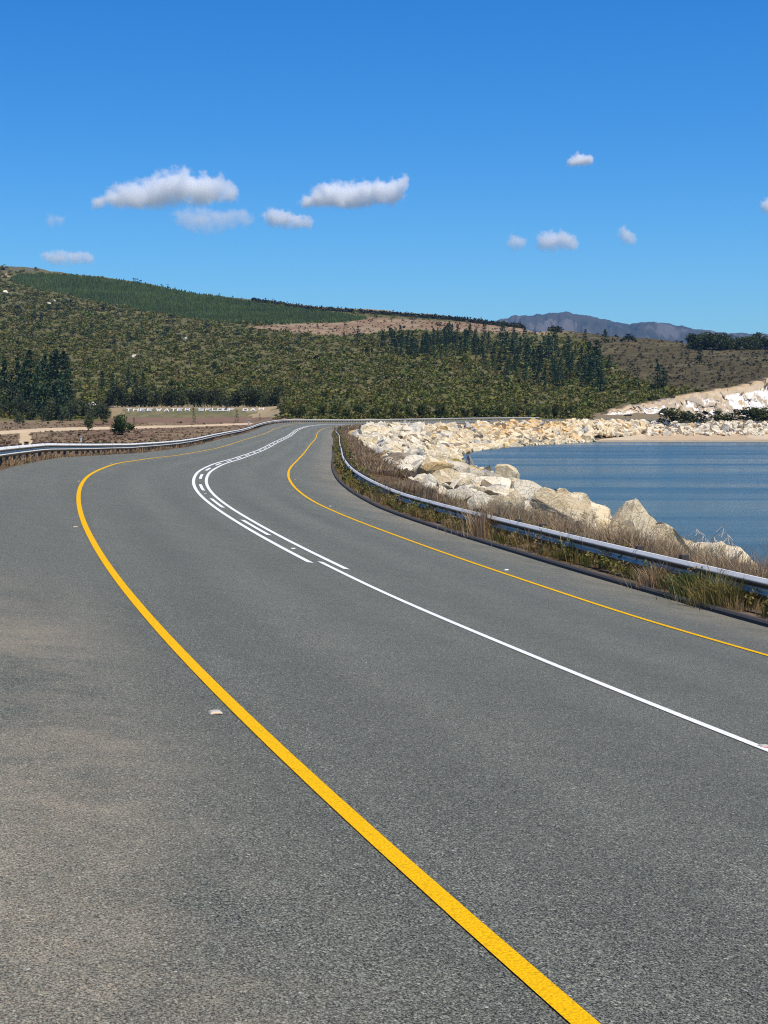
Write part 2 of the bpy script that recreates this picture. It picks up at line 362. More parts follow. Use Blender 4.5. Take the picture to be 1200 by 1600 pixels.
# ------------------------------------------------------------------ terrain: depth -> height sections for photo columns
def sec(*p): return [(Y, (CZ + z[1]) if isinstance(z, tuple) else CZ + Y * ratio(z)) for Y, z in p]
z_ = lambda v: ('z', v)
T = {
 -400: sec((0, z_(-6)), (300, z_(-6)), (470, z_(-5.7)), (540, 650), (700, 615), (1000, 545), (1350, 478), (1650, 430), (1900, 405)),
 0:    sec((0, z_(-6)), (300, z_(-6)), (470, z_(-5.8)), (540, 651), (690, 618), (800, 594), (1000, 548), (1300, 498), (1600, 452), (1720, 428), (1850, 413)),
 50:   sec((0, z_(-6)), (300, z_(-6)), (470, z_(-5.8)), (540, 651), (690, 618), (800, 594), (1000, 548), (1300, 497), (1600, 450), (1720, 428), (1840, 414)),
 100:  sec((0, z_(-6)), (300, z_(-6)), (470, z_(-5.8)), (540, 650), (690, 618), (800, 594), (1000, 549), (1300, 498), (1600, 450), (1790, 423)),
 170:  sec((0, z_(-6)), (300, z_(-6)), (470, z_(-5.8)), (508, 657), (520, 646.5), (523.5, 638), (560, 634), (760, 600), (1000, 551), (1300, 500), (1580, 456), (1740, 434)),
 200:  sec((0, z_(-6)), (300, z_(-6)), (470, z_(-5.8)), (508, 657), (520, 646), (523.5, 637), (560, 633), (760, 600), (1000, 552), (1300, 502), (1560, 460), (1720, 438)),
 300:  sec((0, z_(-6)), (300, z_(-6)), (470, z_(-5.8)), (508, 657), (520, 646), (523.5, 637), (560, 633), (760, 600), (1000, 553), (1250, 512), (1500, 474), (1680, 453)),
 400:  sec((0, z_(-6)), (300, z_(-6)), (470, z_(-5.6)), (508, 655), (520, 646), (523.5, 637), (560, 634), (760, 600), (1000, 553), (1200, 518), (1330, 502), (1640, 468)),
 450:  sec((0, z_(-8)), (300, z_(-6)), (420, z_(-4)), (470, 648), (640, 614), (900, 563), (1180, 519), (1320, 503), (1630, 474)),
 500:  sec((0, z_(-12)), (300, z_(-7)), (420, z_(-3.4)), (470, 646), (640, 612), (900, 562), (1170, 519), (1300, 504), (1620, 480)),
 600:  sec((0, z_(-14)), (330, z_(-13)), (430, z_(-3.2)), (640, 612), (880, 562), (1130, 521), (1280, 506), (1580, 487)),
 700:  sec((0, z_(-14)), (380, z_(-13)), (440, z_(-3.3)), (640, 611), (860, 561), (1130, 517), (1270, 505), (1500, 495)),
 800:  sec((0, z_(-14)), (420, z_(-13)), (470, z_(-3.4)), (650, 611), (850, 561), (1080, 526), (1220, 513), (1400, 507)),
 900:  sec((0, z_(-14)), (400, z_(-13)), (424, z_(-10.4)), (432, z_(-9.7)), (452, z_(-8.8)), (474, z_(-6)), (500, z_(-3.8)), (640, 614), (800, 564), (960, 531), (1120, 519)),
 950:  sec((0, z_(-14)), (400, z_(-13)), (420, z_(-10.4)), (428, z_(-9.72)), (452, z_(-8.7)), (480, z_(-6)), (512, z_(-3.8)), (530, 648), (620, 619), (760, 570), (920, 533), (1060, 527)),
 1000: sec((0, z_(-14)), (400, z_(-13)), (420, z_(-10.4)), (428, z_(-9.72)), (452, z_(-8.7)), (480, z_(-5.5)), (524, z_(-3.9)), (545, 632), (600, 618), (700, 576), (860, 548), (1020, 533)),
 1050: sec((0, z_(-14)), (400, z_(-13)), (420, z_(-10.4)), (428, z_(-9.72)), (452, z_(-8.7)), (478, z_(-5.3)), (528, z_(-3.8)), (551, 622), (610, 604), (720, 571), (880, 546), (1010, 535)),
 1100: sec((0, z_(-14)), (400, z_(-13)), (420, z_(-10.4)), (428, z_(-9.72)), (452, z_(-8.7)), (476, z_(-5.3)), (532, z_(-3.2)), (558, 612), (620, 592), (760, 562), (900, 547), (1000, 539)),
 1200: sec((0, z_(-14)), (400, z_(-13)), (420, z_(-10.4)), (428, z_(-9.72)), (452, z_(-8.7)), (474, z_(-5.3)), (536, z_(-2.6)), (568, 593), (620, 584), (700, 566), (850, 549), (960, 541)),
 1350: sec((0, z_(-14)), (400, z_(-13)), (420, z_(-10.4)), (428, z_(-9.72)), (452, z_(-8.7)), (474, z_(-5.3)), (536, z_(-2.2)), (578, 570), (700, 560), (850, 548), (960, 541)),
 1900: sec((0, z_(-14)), (400, z_(-13)), (420, z_(-10.4)), (428, z_(-9.72)), (452, z_(-8.7)), (474, z_(-5.3)), (536, z_(-2.2)), (600, 560), (850, 546), (1000, 536)),
}
GY = np.unique(np.concatenate([[1, 4, 8], np.arange(12, 300, 6), np.arange(300, 560, 2.0), np.arange(560, 900, 4.0), np.arange(900, 1980, 6.0),
                               np.geomspace(1980, 16000, 40)]))
GX = np.arange(-900, 2101, 2.0)
_tk = sorted(T)
_cols = []
for k in _tk:
    a = np.array(T[k]); yl, zl = a[-1]
    yy = np.concatenate([a[:, 0], [yl + 60, yl + 500, yl + 1500, 20000]]); zz = np.concatenate([a[:, 1], [zl - 2, zl * .75 - 12, zl * .3, 10]])
    c = np.interp(GY, yy, zz)
    _cols.append(c)
_cols = np.array(_cols)
_u = np.interp(GX, _tk, np.arange(len(_tk)))      # smooth blend between columns
_i = np.clip(np.floor(_u).astype(int), 0, len(_tk) - 2); _t = _u - _i
GZ = (_cols[_i] * (1 - _t)[:, None] + _cols[_i + 1] * _t[:, None])
def _blur(a, n, ax):
    k = np.ones(n) / n; pad = [(0, 0), (0, 0)]; pad[ax] = (n // 2, n // 2)
    return np.apply_along_axis(lambda v: np.convolve(v, k, 'valid'), ax, np.pad(a, pad, 'edge'))
_sm = _blur(_blur(GZ, 31, 0), 9, 1); _sm0 = _blur(GZ, 13, 0)
_w = np.clip((GY - 540) / 80, 0, 1)[None]; GZ = _sm0 * (1 - _w) + _sm * _w
GXX = (GX[:, None] - 600) / (F * CP) * GY[None]; GYY = np.broadcast_to(GY[None], GXX.shape)
_und = fbm(GXX / 90, GYY / 90, 4, 3) * 9 + fbm(GXX / 25, GYY / 25, 3, 8) * 2.2
_amp = np.clip((GYY - 560) / 500, 0, 1) * np.clip((2600 - GYY) / 600, .3, 1)
GZ = GZ + _und * _amp + fbm(GXX / 6, GYY / 6, 3, 5) * .35 * np.clip(GYY / 100, 0, 1)
# keep the sheet under the road and its banks
_near = (GYY < 620) & (np.abs(GXX) < 420)
_s, _o = nearest(GXX[_near], GYY[_near])
_pz = road_at(_s)[2] - road_at(_s)[3] * np.clip(_o, EL, ER)
_d = np.maximum(np.maximum(_o - ER, EL - _o), 0)
_ceil = np.where(_o > 0, _pz + bank_r(_d) - .6, _pz - .5 + np.maximum(_d - 3.0, 0) * .7)
_g = GZ[_near]; _inside = (_d < 36) & (_s < 598) & ~((_o > 0) & (GYY[_near] > 415) & (GXX[_near] > 50) & (_d > 8))
_g = np.where(_inside, np.minimum(_g, _ceil), _g); GZ[_near] = _g
def gidx(X, Y):
    xp = 600 + F * CP * np.asarray(X) / np.maximum(Y, .5)
    u = np.clip((xp - GX[0]) / 2.0, 0, len(GX) - 1.001); v = np.interp(Y, GY, np.arange(len(GY))); v = np.clip(v, 0, len(GY) - 1.001)
    return u, v
def ground_z(X, Y):
    u, v = gidx(X, Y); i = u.astype(int); j = v.astype(int); a = u - i; b = v - j
    return (GZ[i, j] * (1 - a) + GZ[i + 1, j] * a) * (1 - b) + (GZ[i, j + 1] * (1 - a) + GZ[i + 1, j + 1] * a) * b
def surf(X, Y):
    """top of ground, banks and road"""
    X = np.atleast_1d(np.asarray(X, float)); Y = np.atleast_1d(np.asarray(Y, float))
    g = ground_z(X, Y); s, o = nearest(X, Y); x, y, z, e, th = road_at(s)
    zr = z - e * np.clip(o, EL, ER)
    zr = np.where(o > ER, zr + bank_r(o - ER), np.where(o < EL, zr + bank_l(EL - o), zr))
    return np.where((s < 600) & (o > -22) & (o < 41), np.maximum(g, zr), g)
def hit(x, y, y0=6, y1=2400):
    """world point where the sight line of a photo pixel meets the place's surface"""
    d = dirpix(x, y); Y = np.concatenate([np.arange(y0, 120, .5), np.arange(120, 620, 1.0), np.arange(620, y1, 3.0)])
    X = Y * d[0] / d[1]; Z = CZ + Y * d[2] / d[1]
    below = Z <= surf(X, Y)
    k = int(below.argmax()) if below.any() else len(Y) - 1
    return np.array([X[k], Y[k], float(surf(X[k], Y[k])[0])])
# fast sight-line lookup for scattering plants over the hills
_px_, _py_ = topix(GXX, GYY, GZ)
_vis = np.minimum.accumulate(_py_, axis=1)
def hits(x, y, ymin=200):
    j0 = np.searchsorted(GY, ymin); out = np.full((len(x), 3), np.nan)
    ci = np.clip(((np.asarray(x) - GX[0]) / 2).round().astype(int), 0, len(GX) - 1)
    for k, (c, yy) in enumerate(zip(ci, y)):
        row = _vis[c, j0:]
        j = np.searchsorted(-row, -yy)         # rows fall as depth grows
        if j >= len(row) or GY[j0 + j] > 2300: continue
        j += j0; Yv = GY[j]
        if j > j0 and _py_[c, j - 1] > yy > _py_[c, j]:
            q = (_py_[c, j - 1] - yy) / (_py_[c, j - 1] - _py_[c, j]); Yv = GY[j - 1] + q * (GY[j] - GY[j - 1])
        X = (x[k] - 600) / (F * CP) * Yv
        out[k] = (X, Yv, 0)
    ok = ~np.isnan(out[:, 0]); out[ok, 2] = ground_z(out[ok, 0], out[ok, 1])
    return out, ok

# ------------------------------------------------------------------ ground sheet with its own soil and cover colours
PLANT = [(20, 437), (36, 430), (60, 428.5), (120, 431), (180, 437.5), (240, 447), (300, 458), (400, 473), (480, 485), (540, 492), (575, 498), (540, 503), (440, 505.5), (350, 504), (300, 497), (240, 488), (180, 477), (140, 468), (112, 460), (66, 453), (35, 443)]
CLEAR = [(385, 510), (450, 506), (545, 504), (575, 496), (640, 499), (760, 506), (840, 514), (900, 520), (850, 522), (740, 519), (690, 516), (620, 516), (560, 524), (500, 524), (450, 519), (400, 515)]
SKYTAN = [(395, 470), (480, 483), (600, 489), (700, 499), (800, 508), (860, 513), (900, 518), (900, 512), (800, 500), (700, 488), (600, 480), (480, 470), (400, 462)]
TRACK = [(-40, 682), (0, 679), (60, 675), (130, 672), (200, 670.5), (250, 668.5), (300, 667), (390, 663.6), (396, 661), (390, 660.6), (300, 664), (250, 664.8), (200, 666.4), (130, 667.3), (60, 669.5), (0, 673.5), (-40, 676)]
SPUR = [(32, 676), (46, 675), (54, 700), (28, 700)]
BANK = [(168, 657), (172, 634), (435, 634), (440, 650), (400, 659), (300, 662)]
RHILL = [(880, 516), (1000, 527), (1250, 534), (1250, 592), (1100, 610), (1000, 600), (960, 575), (930, 548)]
def ground_colour(x, y, X, Y, Z):
    n1 = fbm(X / 14, Y / 14, 4, 21) + .5; n2 = fbm(X / 60, Y / 60, 4, 22) + .5; n3 = fbm(X / 4, Y / 4, 3, 23) + .5
    c = np.empty(x.shape + (3,)); c[:] = (.118, .108, .040)
    def put(mask, col, soft=1.0): c[mask] = c[mask] * (1 - soft) + np.array(col) * soft
    c += (n2 - .5)[..., None] * np.array([.05, .04, .02])
    put(n1 > .62, (.160, .132, .060), .6)
    wx = x + (n1 - .5) * 10; wy = y + (n3 - .5) * 3
    put(inpoly(wx, wy, RHILL), (.082, .063, .028)); put(inpoly(wx, wy, RHILL) & (n1 > .57), (.135, .110, .052), .7); put(inpoly(wx, wy, RHILL) & (n3 < .44), (.058, .052, .022), .7)
    put(inpoly(x, wy, SKYTAN) & (Y > 1000), (.27, .21, .115)); put(inpoly(wx, wy, CLEAR) & (Y > 900), (.235, .150, .085)); put(inpoly(wx, wy, CLEAR) & (n1 > .55) & (Y > 900), (.30, .22, .13), .8)
    put(inpoly(wx, y + (n3 - .5) * 2, PLANT) & (Y > 900), (.055, .080, .024))
    put((Y > 1600) & (x < 60) & (y < 424), (.12, .105, .06)); put(inpoly(wx, wy, [(-20, 426), (14, 426), (16, 432), (-20, 437)]) & (Y > 1500), (.36, .26, .15))
    flat = (Y < 505) & (x < 470) & (Y > 30)
    put(flat, (.165, .105, .062)); put(flat & (n1 > .58), (.24, .175, .095), .7); put(flat & (x < 100) & (n2 > .5), (.20, .15, .085), .6)
    b = inpoly(x, y, BANK) & (Y > 480) & (Y < 560)
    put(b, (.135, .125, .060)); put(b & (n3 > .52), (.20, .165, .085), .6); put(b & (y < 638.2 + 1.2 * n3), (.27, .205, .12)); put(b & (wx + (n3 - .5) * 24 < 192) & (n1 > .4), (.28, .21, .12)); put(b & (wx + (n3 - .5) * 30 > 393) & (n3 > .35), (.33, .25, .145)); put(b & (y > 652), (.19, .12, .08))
    put(inpoly(x, y + (n3 - .5) * .8, TRACK) & (Y < 560), (.56, .42, .26)); put(inpoly(x + (n3 - .5) * 3, y, SPUR) & (Y < 420), (.52, .38, .22))
    lake = (Z < WATER + 2.6) & (x > 560) & (Y < 470)
    put(lake, (.50, .37, .225)); put(lake & (n1 > .55), (.58, .47, .32), .8); put(lake & (Z < WATER + .35), (.36, .29, .19))
    put((x > 920) & (Y > 455) & (Y < 535) & ~lake, (.20, .155, .09))
    return np.clip(c, .005, 1)
nx, ny = GXX.shape
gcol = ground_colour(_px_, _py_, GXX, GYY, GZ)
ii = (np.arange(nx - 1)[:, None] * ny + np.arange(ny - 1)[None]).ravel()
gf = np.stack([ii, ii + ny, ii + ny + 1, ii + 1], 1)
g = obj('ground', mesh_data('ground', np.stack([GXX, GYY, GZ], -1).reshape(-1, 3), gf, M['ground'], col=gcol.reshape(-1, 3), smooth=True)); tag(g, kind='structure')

# ------------------------------------------------------------------ strips that follow the road
def strip(name, s, offs, hs, mat, parent=None, col=None, smooth=False):
    s = np.asarray(s, float); n = len(offs)
    P = np.stack([road_pt(s, o, h) for o, h in zip(offs, hs)], 1)
    b = (np.arange(len(s) - 1)[:, None] * n + np.arange(n - 1)[None]).ravel()
    f = np.stack([b, b + 1, b + n + 1, b + n], 1)
    uv = np.stack([np.broadcast_to(np.asarray(offs)[None], P.shape[:2]), np.broadcast_to(s[:, None], P.shape[:2])], -1).reshape(-1, 2)
    c = None if col is None else np.asarray(col(P)).reshape(-1, 3)
    return obj(name, mesh_data(name, P.reshape(-1, 3), f, mat, uv=uv, col=c, smooth=smooth), parent)
def rows(a, b): return np.unique(np.concatenate([SD[(SD > a) & (SD < b)], [a, b]]))
road = strip('road', SD, np.linspace(EL, ER, 14), [0] * 14, M['asphalt'], smooth=True); tag(road, kind='structure')
LH = .006
def line(name, a, b, off, w, mat, h=LH):
    o = strip(name, rows(a, b), [off - w / 2, off + w / 2], [h, h], mat, road, smooth=True); return o
line('edge_line', -34, 330, -W, .098, M['yellow']); line('edge_line', -34, 330, W, .105, M['yellow'])
line('centre_line', -34, 14.6, 0, .092, M['white'])
line('barrier_line', 14.2, 500, -.229, .108, M['white']); line('barrier_line', 13.6, 500, .229, .108, M['white'])
for k in range(0, 30): line('centre_dash', 20.2 + 9.3 * k, 24.7 + 9.3 * k, 0, .105, M['white'], LH + .002)

def bank_colour(P):
    n = fbm(P[..., 0] / 1.3, P[..., 1] / 1.3, 4, 31) + .5; c = np.empty(P.shape); c[:] = (.135, .095, .06)
    c += (n - .5)[..., None] * .12; return np.clip(c, .02, 1)
def bank_colour_r(P):
    c = bank_colour(P); low = P[..., 2] < road_at(nearest(P[..., 0], P[..., 1])[0])[2].reshape(P.shape[:2]) - 1.1
    c[low] = (.13, .10, .07); return c  # dark tone paints shade into the gaps between the rocks
dr = np.array([0, .1, .2, .6, 1.2, 1.8, 2.4, 2.9, 3.4, 4.2, 5, 6, 7, 8, 9, 10, 11, 12, 14, 16, 18.5, 21, 23.5, 26, 31, 36])
dl = np.array([0, .15, .3, .8, 1.4, 1.8, 2.2, 3, 4, 6, 8, 10, 13, 16])
br = strip('lake_embankment', SD, ER + dr, bank_r(dr), M['verge'], col=bank_colour_r, smooth=True); tag(br, kind='structure')
bl = strip('road_embankment', SD, EL - dl, bank_l(dl), M['verge'], col=bank_colour, smooth=True); tag(bl, kind='structure')
bl.data.flip_normals()
kb = strip('kerb', SD[SD < 320], [ER - .02, ER - .0, ER + .03, ER + .11, ER + .17, ER + .22], [-.03, .05, .085, .09, .07, -.02], M['kerb'], smooth=False); tag(kb, kind='structure')

# lake
wx = [(-14, 60), (600, 60), (700, 470), (20, 470), (-14, 330)]
gxs = np.linspace(-40, 900, 120); gys = np.concatenate([np.arange(20, 200, 4.0), np.arange(200, 520, 8.0)])
P = np.stack(np.meshgrid(gxs, gys, indexing='ij'), -1).reshape(-1, 2)
b_ = (np.arange(len(gxs) - 1)[:, None] * len(gys) + np.arange(len(gys) - 1)[None]).ravel()
wf = np.stack([b_, b_ + len(gys), b_ + len(gys) + 1, b_ + 1], 1)
cen = P[wf].mean(1); s_, o_ = nearest(cen[:, 0], cen[:, 1]); wf = wf[(o_ > 9.0) & (s_ < 590)]
wo = obj('lake_water', mesh_data('lake_water', np.concatenate([P, np.full((len(P), 1), WATER)], 1), wf, M['water'], smooth=True)); tag(wo, kind='structure')

# far blue mountain
mc = [(560, 560), (640, 535), (700, 515), (760, 502), (785, 498), (800, 493), (830, 491.5), (845, 490), (856, 487.5), (885, 487), (893, 489.5), (920, 494), (945, 499), (960, 503), (980, 505.5), (995, 503), (1010, 502), (1030, 502.5), (1045, 505), (1060, 509), (1080, 513), (1100, 516), (1125, 519), (1150, 520), (1180, 521), (1220, 524), (1320, 533), (1450, 548)]
mx = np.arange(540, 1500, 1.5); my = np.geomspace(6200, 11000, 90); D0 = 9000.
MX = (mx[:, None] - 600) / (F * CP) * my[None]; MY = np.broadcast_to(my[None], MX.shape)
crest = CZ + D0 * ratio(np.interp(mx, *zip(*mc)) + fbm(mx / 9, mx * 0, 4, 46) * 4.5)
sh = np.interp(my, [6200, 7000, 8000, D0, 9600, 11000], [-.05, .12, .5, 1, .8, 0])
xr = (mx[:, None] - 600) / F * 9000
rid = np.abs(fbm(xr / 300 + MY / 1500, MY / 900, 6, 41)) * 2
MZ = crest[:, None] * sh[None] + (.5 - rid) * 170 * np.clip(1 - np.abs(my - D0)[None] / 60, 0, 1) * 0 + (.35 - rid) * 420 * np.clip((D0 - my) / 900, 0, 1)[None] * np.clip(sh + .1, 0, 1)[None] * 1.1
n_ = MX.shape[1]; b_ = (np.arange(MX.shape[0] - 1)[:, None] * n_ + np.arange(n_ - 1)[None]).ravel()
rk = fbm(xr / 180, MY / 260, 5, 44) + .5
mcol = np.empty(MX.shape + (3,)); mcol[:] = (.060, .060, .048); mcol[rk > .60] = (.115, .105, .09); mcol[rk < .42] = (.040, .047, .034)
mo = obj('mountain', mesh_data('mountain', np.stack([MX, MY, MZ], -1).reshape(-1, 3), np.stack([b_, b_ + n_, b_ + n_ + 1, b_ + 1], 1), mat_attr('mountain_rock', .95, .01, .25, 5), col=mcol.reshape(-1, 3), smooth=True)); tag(mo, kind='structure')

# pale rock cutting where the road leaves the dam
cb = [(925, 652), (960, 654), (1000, 655), (1050, 655), (1100, 652), (1150, 648), (1200, 645), (1330, 640)]
ct = [(925, 650.5), (945, 645), (960, 640.5), (985, 634), (1010, 630), (1050, 622), (1100, 612.5), (1150, 603), (1200, 593), (1330, 572)]
xs = np.arange(925, 1331, 1.2); ts = np.linspace(0, 1, 26)
yb = np.interp(xs, *zip(*cb)); yt = np.interp(xs, *zip(*ct)) + (fbm(xs / 9, xs * 0, 4, 51)) * 5
db = np.interp(xs, [925, 1000, 1100, 1330], [521, 524, 529, 533]); dt_ = db + 4 + np.clip(yb - yt, 0, 90) * .42
Pb = np.stack([(xs - 600) / (F * CP) * db, db, CZ + db * ratio(yb) - 1.5], -1); Pt = np.stack([(xs - 600) / (F * CP) * dt_, dt_, CZ + dt_ * ratio(yt)], -1)
CP_ = Pb[:, None] * (1 - ts)[None, :, None] + Pt[:, None] * ts[None, :, None]
sl = xs[:, None] * .26 + ts[None] * 17 + fbm(xs[:, None] / 22, ts[None] * 2.5, 3, 57) * 16      # slanting rock ribs
rib = fbm(sl / 1.9, ts[None] * 2.2 + xs[:, None] / 120, 4, 52); big = fbm(xs[:, None] / 26, ts[None] * 1.5, 3, 53)
CP_[..., 1] += (rib * 6.5 + big * 5.5) * np.sin(np.pi * np.clip(ts, .02, .98))[None] ** .5; CP_[..., 2] += rib * 1.6
CP_ = np.concatenate([CP_, CP_[:, -1:] + np.array([0, 9, .2])], 1)
n_ = CP_.shape[1]; b_ = (np.arange(len(xs) - 1)[:, None] * n_ + np.arange(n_ - 1)[None]).ravel()
tt = np.concatenate([ts, [1.2]])[None] + big[:, [0]] * 0
q1 = fbm(sl / 4, ts[None] * 1.6 + xs[:, None] / 60, 4, 54) + .5 + fbm(xs[:, None] / 2.2, ts[None] * 14, 3, 58) * .18; q1 = np.concatenate([q1, q1[:, -1:]], 1); q2 = fbm(xs[:, None] / 9, tt * 4, 5, 55) + .5 + fbm(xs[:, None] / 1.7, tt * 20, 2, 59) * .3
cc = np.empty(q1.shape + (3,)); cc[:] = (.55, .43, .28)
q3 = fbm(sl / 1.5, ts[None] * 1.3 + xs[:, None] / 90, 3, 60) + .5; q3 = np.concatenate([q3, q3[:, -1:]], 1)
cc[q3 < .40] = (.46, .35, .21)
cc[(q1 + (q3 - .5) * .9 > .53) & (tt < .80)] = (.80, .75, .66); cc[(q2 > .66) | (tt > .92)] = (.52, .37, .21); cc[q1 < .36] = (.42, .34, .24); cc[(tt > 1) | (q2 < .27)] = (.13, .10, .06)
cut = obj('rock_cutting', mesh_data('rock_cutting', CP_.reshape(-1, 3), np.stack([b_, b_ + n_, b_ + n_ + 1, b_ + 1], 1), mat_attr('cut_rock', .9, .6, .25, .3), col=cc.reshape(-1, 3))); tag(cut, kind='structure')
# ------------------------------------------------------------------ crash barriers
PROF = [(p_, h_ * 1.14) for p_, h_ in [(0.012, 0), (.035, -.004), (.074, -.056), (.083, -.072), (.083, -.098), (.012, -.136), (.0, -.155), (.012, -.178), (.078, -.215), (.083, -.228), (.083, -.265), (.035, -.304), (.012, -.310)]]
def beam_mesh(name, s0, s1, off, top, side, step=None):
    s = rows(s0, s1); out = [(p, h) for p, h in PROF]; inn = [(p - .007, h) for p, h in PROF[::-1]]
    ring = out + inn; offs = [off + side * p for p, h in ring]; n = len(ring)
    P = np.stack([road_pt(s, o, top + h + (0)) for o, (p, h) in zip(offs, ring)], 1)
    a = np.arange(len(s) - 1)[:, None] * n; k = np.arange(n)[None]; k2 = (k + 1) % n
    f = np.stack([a + k, a + k2, a + n + k2, a + n + k], -1).reshape(-1, 4)
    if side > 0: f = f[:, ::-1]
    baked_light = np.array([1.08 if h > -.081 else (.9 if -.25 < h < -.172 else (.34 if h > -.091 else .11)) for p, h in ring]); baked_light = np.tile(baked_light, len(s))[:, None] ** np.array([[.92, 1.06, 1.30]])  # paints lit upper slopes and shaded faces into the beam colour
    return mesh_data(name, P.reshape(-1, 3), f, M['galv'], col=baked_light)
def post_mesh(h, wx, wy, rail_drop, bolt=True):
    m = MB(); m.box((0, 0, h / 2 - .2), (wx, wy, h + .4)); m.box((0, 0, h + .004), (wx * .8, wy * .8, .012))
    return m.mesh('post', M['post'])
M['lens'] = mat_plain('amber_reflector', (.58, .25, .07), .25, 0, .1, 40)
M['seam'] = mat_plain('weathered_seam', (.30, .29, .27), .6, .2, .2, 5)
def barrier(name, label, s0, s1, off, top, side, gap, n_single):
    r = empty(name, road_pt(s0, off)); tag(r, label, 'crash barrier', 'crash barriers along the road')
    inv = Matrix.Translation(-Vector(r.location))
    def put(o): o.parent = r; o.matrix_parent_inverse = inv; return o
    # lapped beam panels, 3.81 m, each lap a 7 mm step
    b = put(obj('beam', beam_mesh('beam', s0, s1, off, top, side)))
    laps = MB()
    for s in np.arange(s0 + 2.9, min(s1, s0 + 150), 3.81):
        for sh in (-.05, .05):
            for (p, h), (p2, h2) in zip(PROF[:-1], PROF[1:]):
                q = [road_pt(s + sh + ds, off + side * (pp + .004), top + hh) for ds, pp, hh in ((-.012, p, h), (.012, p, h), (.012, p2, h2), (-.012, p2, h2))]
                laps.add(q, [(0, 1, 2, 3) if side < 0 else (3, 2, 1, 0)])
        continue
        for (p, h), (p2, h2) in zip(PROF[:-1], PROF[1:]):
            q = [road_pt(s + ds, off + side * (pp + .006), top + hh) for ds, pp, hh in ((-.16, p, h), (.16, p, h), (.16, p2, h2), (-.16, p2, h2))]
            laps.add(q, [(0, 1, 2, 3) if side < 0 else (3, 2, 1, 0)])
            e = [road_pt(s - .16, off + side * (pp + dd), top + hh) for pp, hh, dd in ((p, h, .0), (p, h, .006), (p2, h2, .006), (p2, h2, .0))]
            laps.add(e, [(0, 1, 2, 3)])
    lo = put(obj('lap_joint', laps.mesh('lap_joint', M['seam']))); lo['kind'] = 'stuff'
    ss = np.arange(s0 + .4, s1, gap)
    pm = post_mesh(top + .10, .13, .15, 0); P = road_pt(ss, off - side * .085, -.07); th = road_at(ss)[4]
    sb = MB(); sb.box((0, 0, 0), (.08, .12, .26)); sbm = sb.mesh('spacer', M['post'])
    lens = MB(); lens.box((0, 0, 0), (.02, .09, .07)); lensm = lens.mesh('reflector', M['lens'])
    rest_v = []; rest_f = []; pv = np.array([v.co[:] for v in pm.vertices]); pf = np.array([p.vertices[:] for p in pm.polygons])
    for i, (q, t) in enumerate(zip(P, th)):
        if i < n_single:
            tilt = random.uniform(-.03, .03); dz = random.uniform(-.03, .05)
            o = put(obj('post', pm, None, (q[0], q[1], q[2] + dz))); o.rotation_euler = (tilt, random.uniform(-.03, .03), -t)
        else:
            c, s_ = math.cos(-t), math.sin(-t); rest_f.append(pf + len(pv) * len(rest_v))
            rest_v.append(pv @ np.array([[c, s_, 0], [-s_, c, 0], [0, 0, 1]]) + q)
        if side < 0 and i % 3 == 1 and i < 40:
            a = road_pt(ss[i], off + side * .012, top - .155); o = put(obj('reflector', lensm, None, a)); o.rotation_euler = (0, 0, -t)
    if rest_v:
        o = put(obj('post', mesh_data('posts_far', np.concatenate(rest_v), np.concatenate(rest_f), M['post']))); o['kind'] = 'stuff'
    return r
# panels follow the road; the beam face looks at the traffic
RB = barrier('guard_rail', 'galvanised guard rail on the lake side, curving along the rocks above the kerb', 3, 262, ER + .72, .63, -1, 2.0, 100)
LB = barrier('guard_rail', 'long guard rail on the outer side of the bend, beside the brown field', 40, 467, EL - .50, .55, 1, 1.905, 100)
te = MB()
pe = road_pt(262, ER + .74, .42); te.box(pe, (.5, .5, .55)); o = obj('end_terminal', te.mesh('end_terminal', M['galv'])); o.parent = RB; o.matrix_parent_inverse = Matrix.Translation(-Vector(RB.location))

# ------------------------------------------------------------------ road studs
M['stud'] = mat_plain('stud_casting', (.50, .45, .36), .5, 0, .15, 30)
M['lens_r'] = mat_plain('red_reflector', (.45, .03, .02), .25, 0, .1, 40); M['lens_w'] = mat_plain('clear_reflector', (.75, .72, .66), .2, 0, .1, 40)
def stud(loc, rz, lens, label, sc=1.0):
    t = empty('road_stud', loc, rz); tag(t, label, 'road stud', 'reflective studs on the road')
    m = MB(); m.box((0, 0, .011), (.105, .10, .022), taper=.74); m.box((0, 0, .0245), (.07, .07, .005), taper=.8); obj('body', m.mesh('body', M['stud']), t)
    for sgn in (-1, 1):
        l = MB(); x, y0, y1, z0, z1 =   .038, .0478, .0422, .006, .016; pr = .002
        l.add([(-x, sgn * (y0 + pr), z0), (x, sgn * (y0 + pr), z0), (x * .92, sgn * (y1 + pr), z1), (-x * .92, sgn * (y1 + pr), z1)], [(0, 1, 2, 3) if sgn < 0 else (3, 2, 1, 0)])
        obj('lens', l.mesh('lens', lens), t)
    t.scale = (sc, sc, sc * .72)
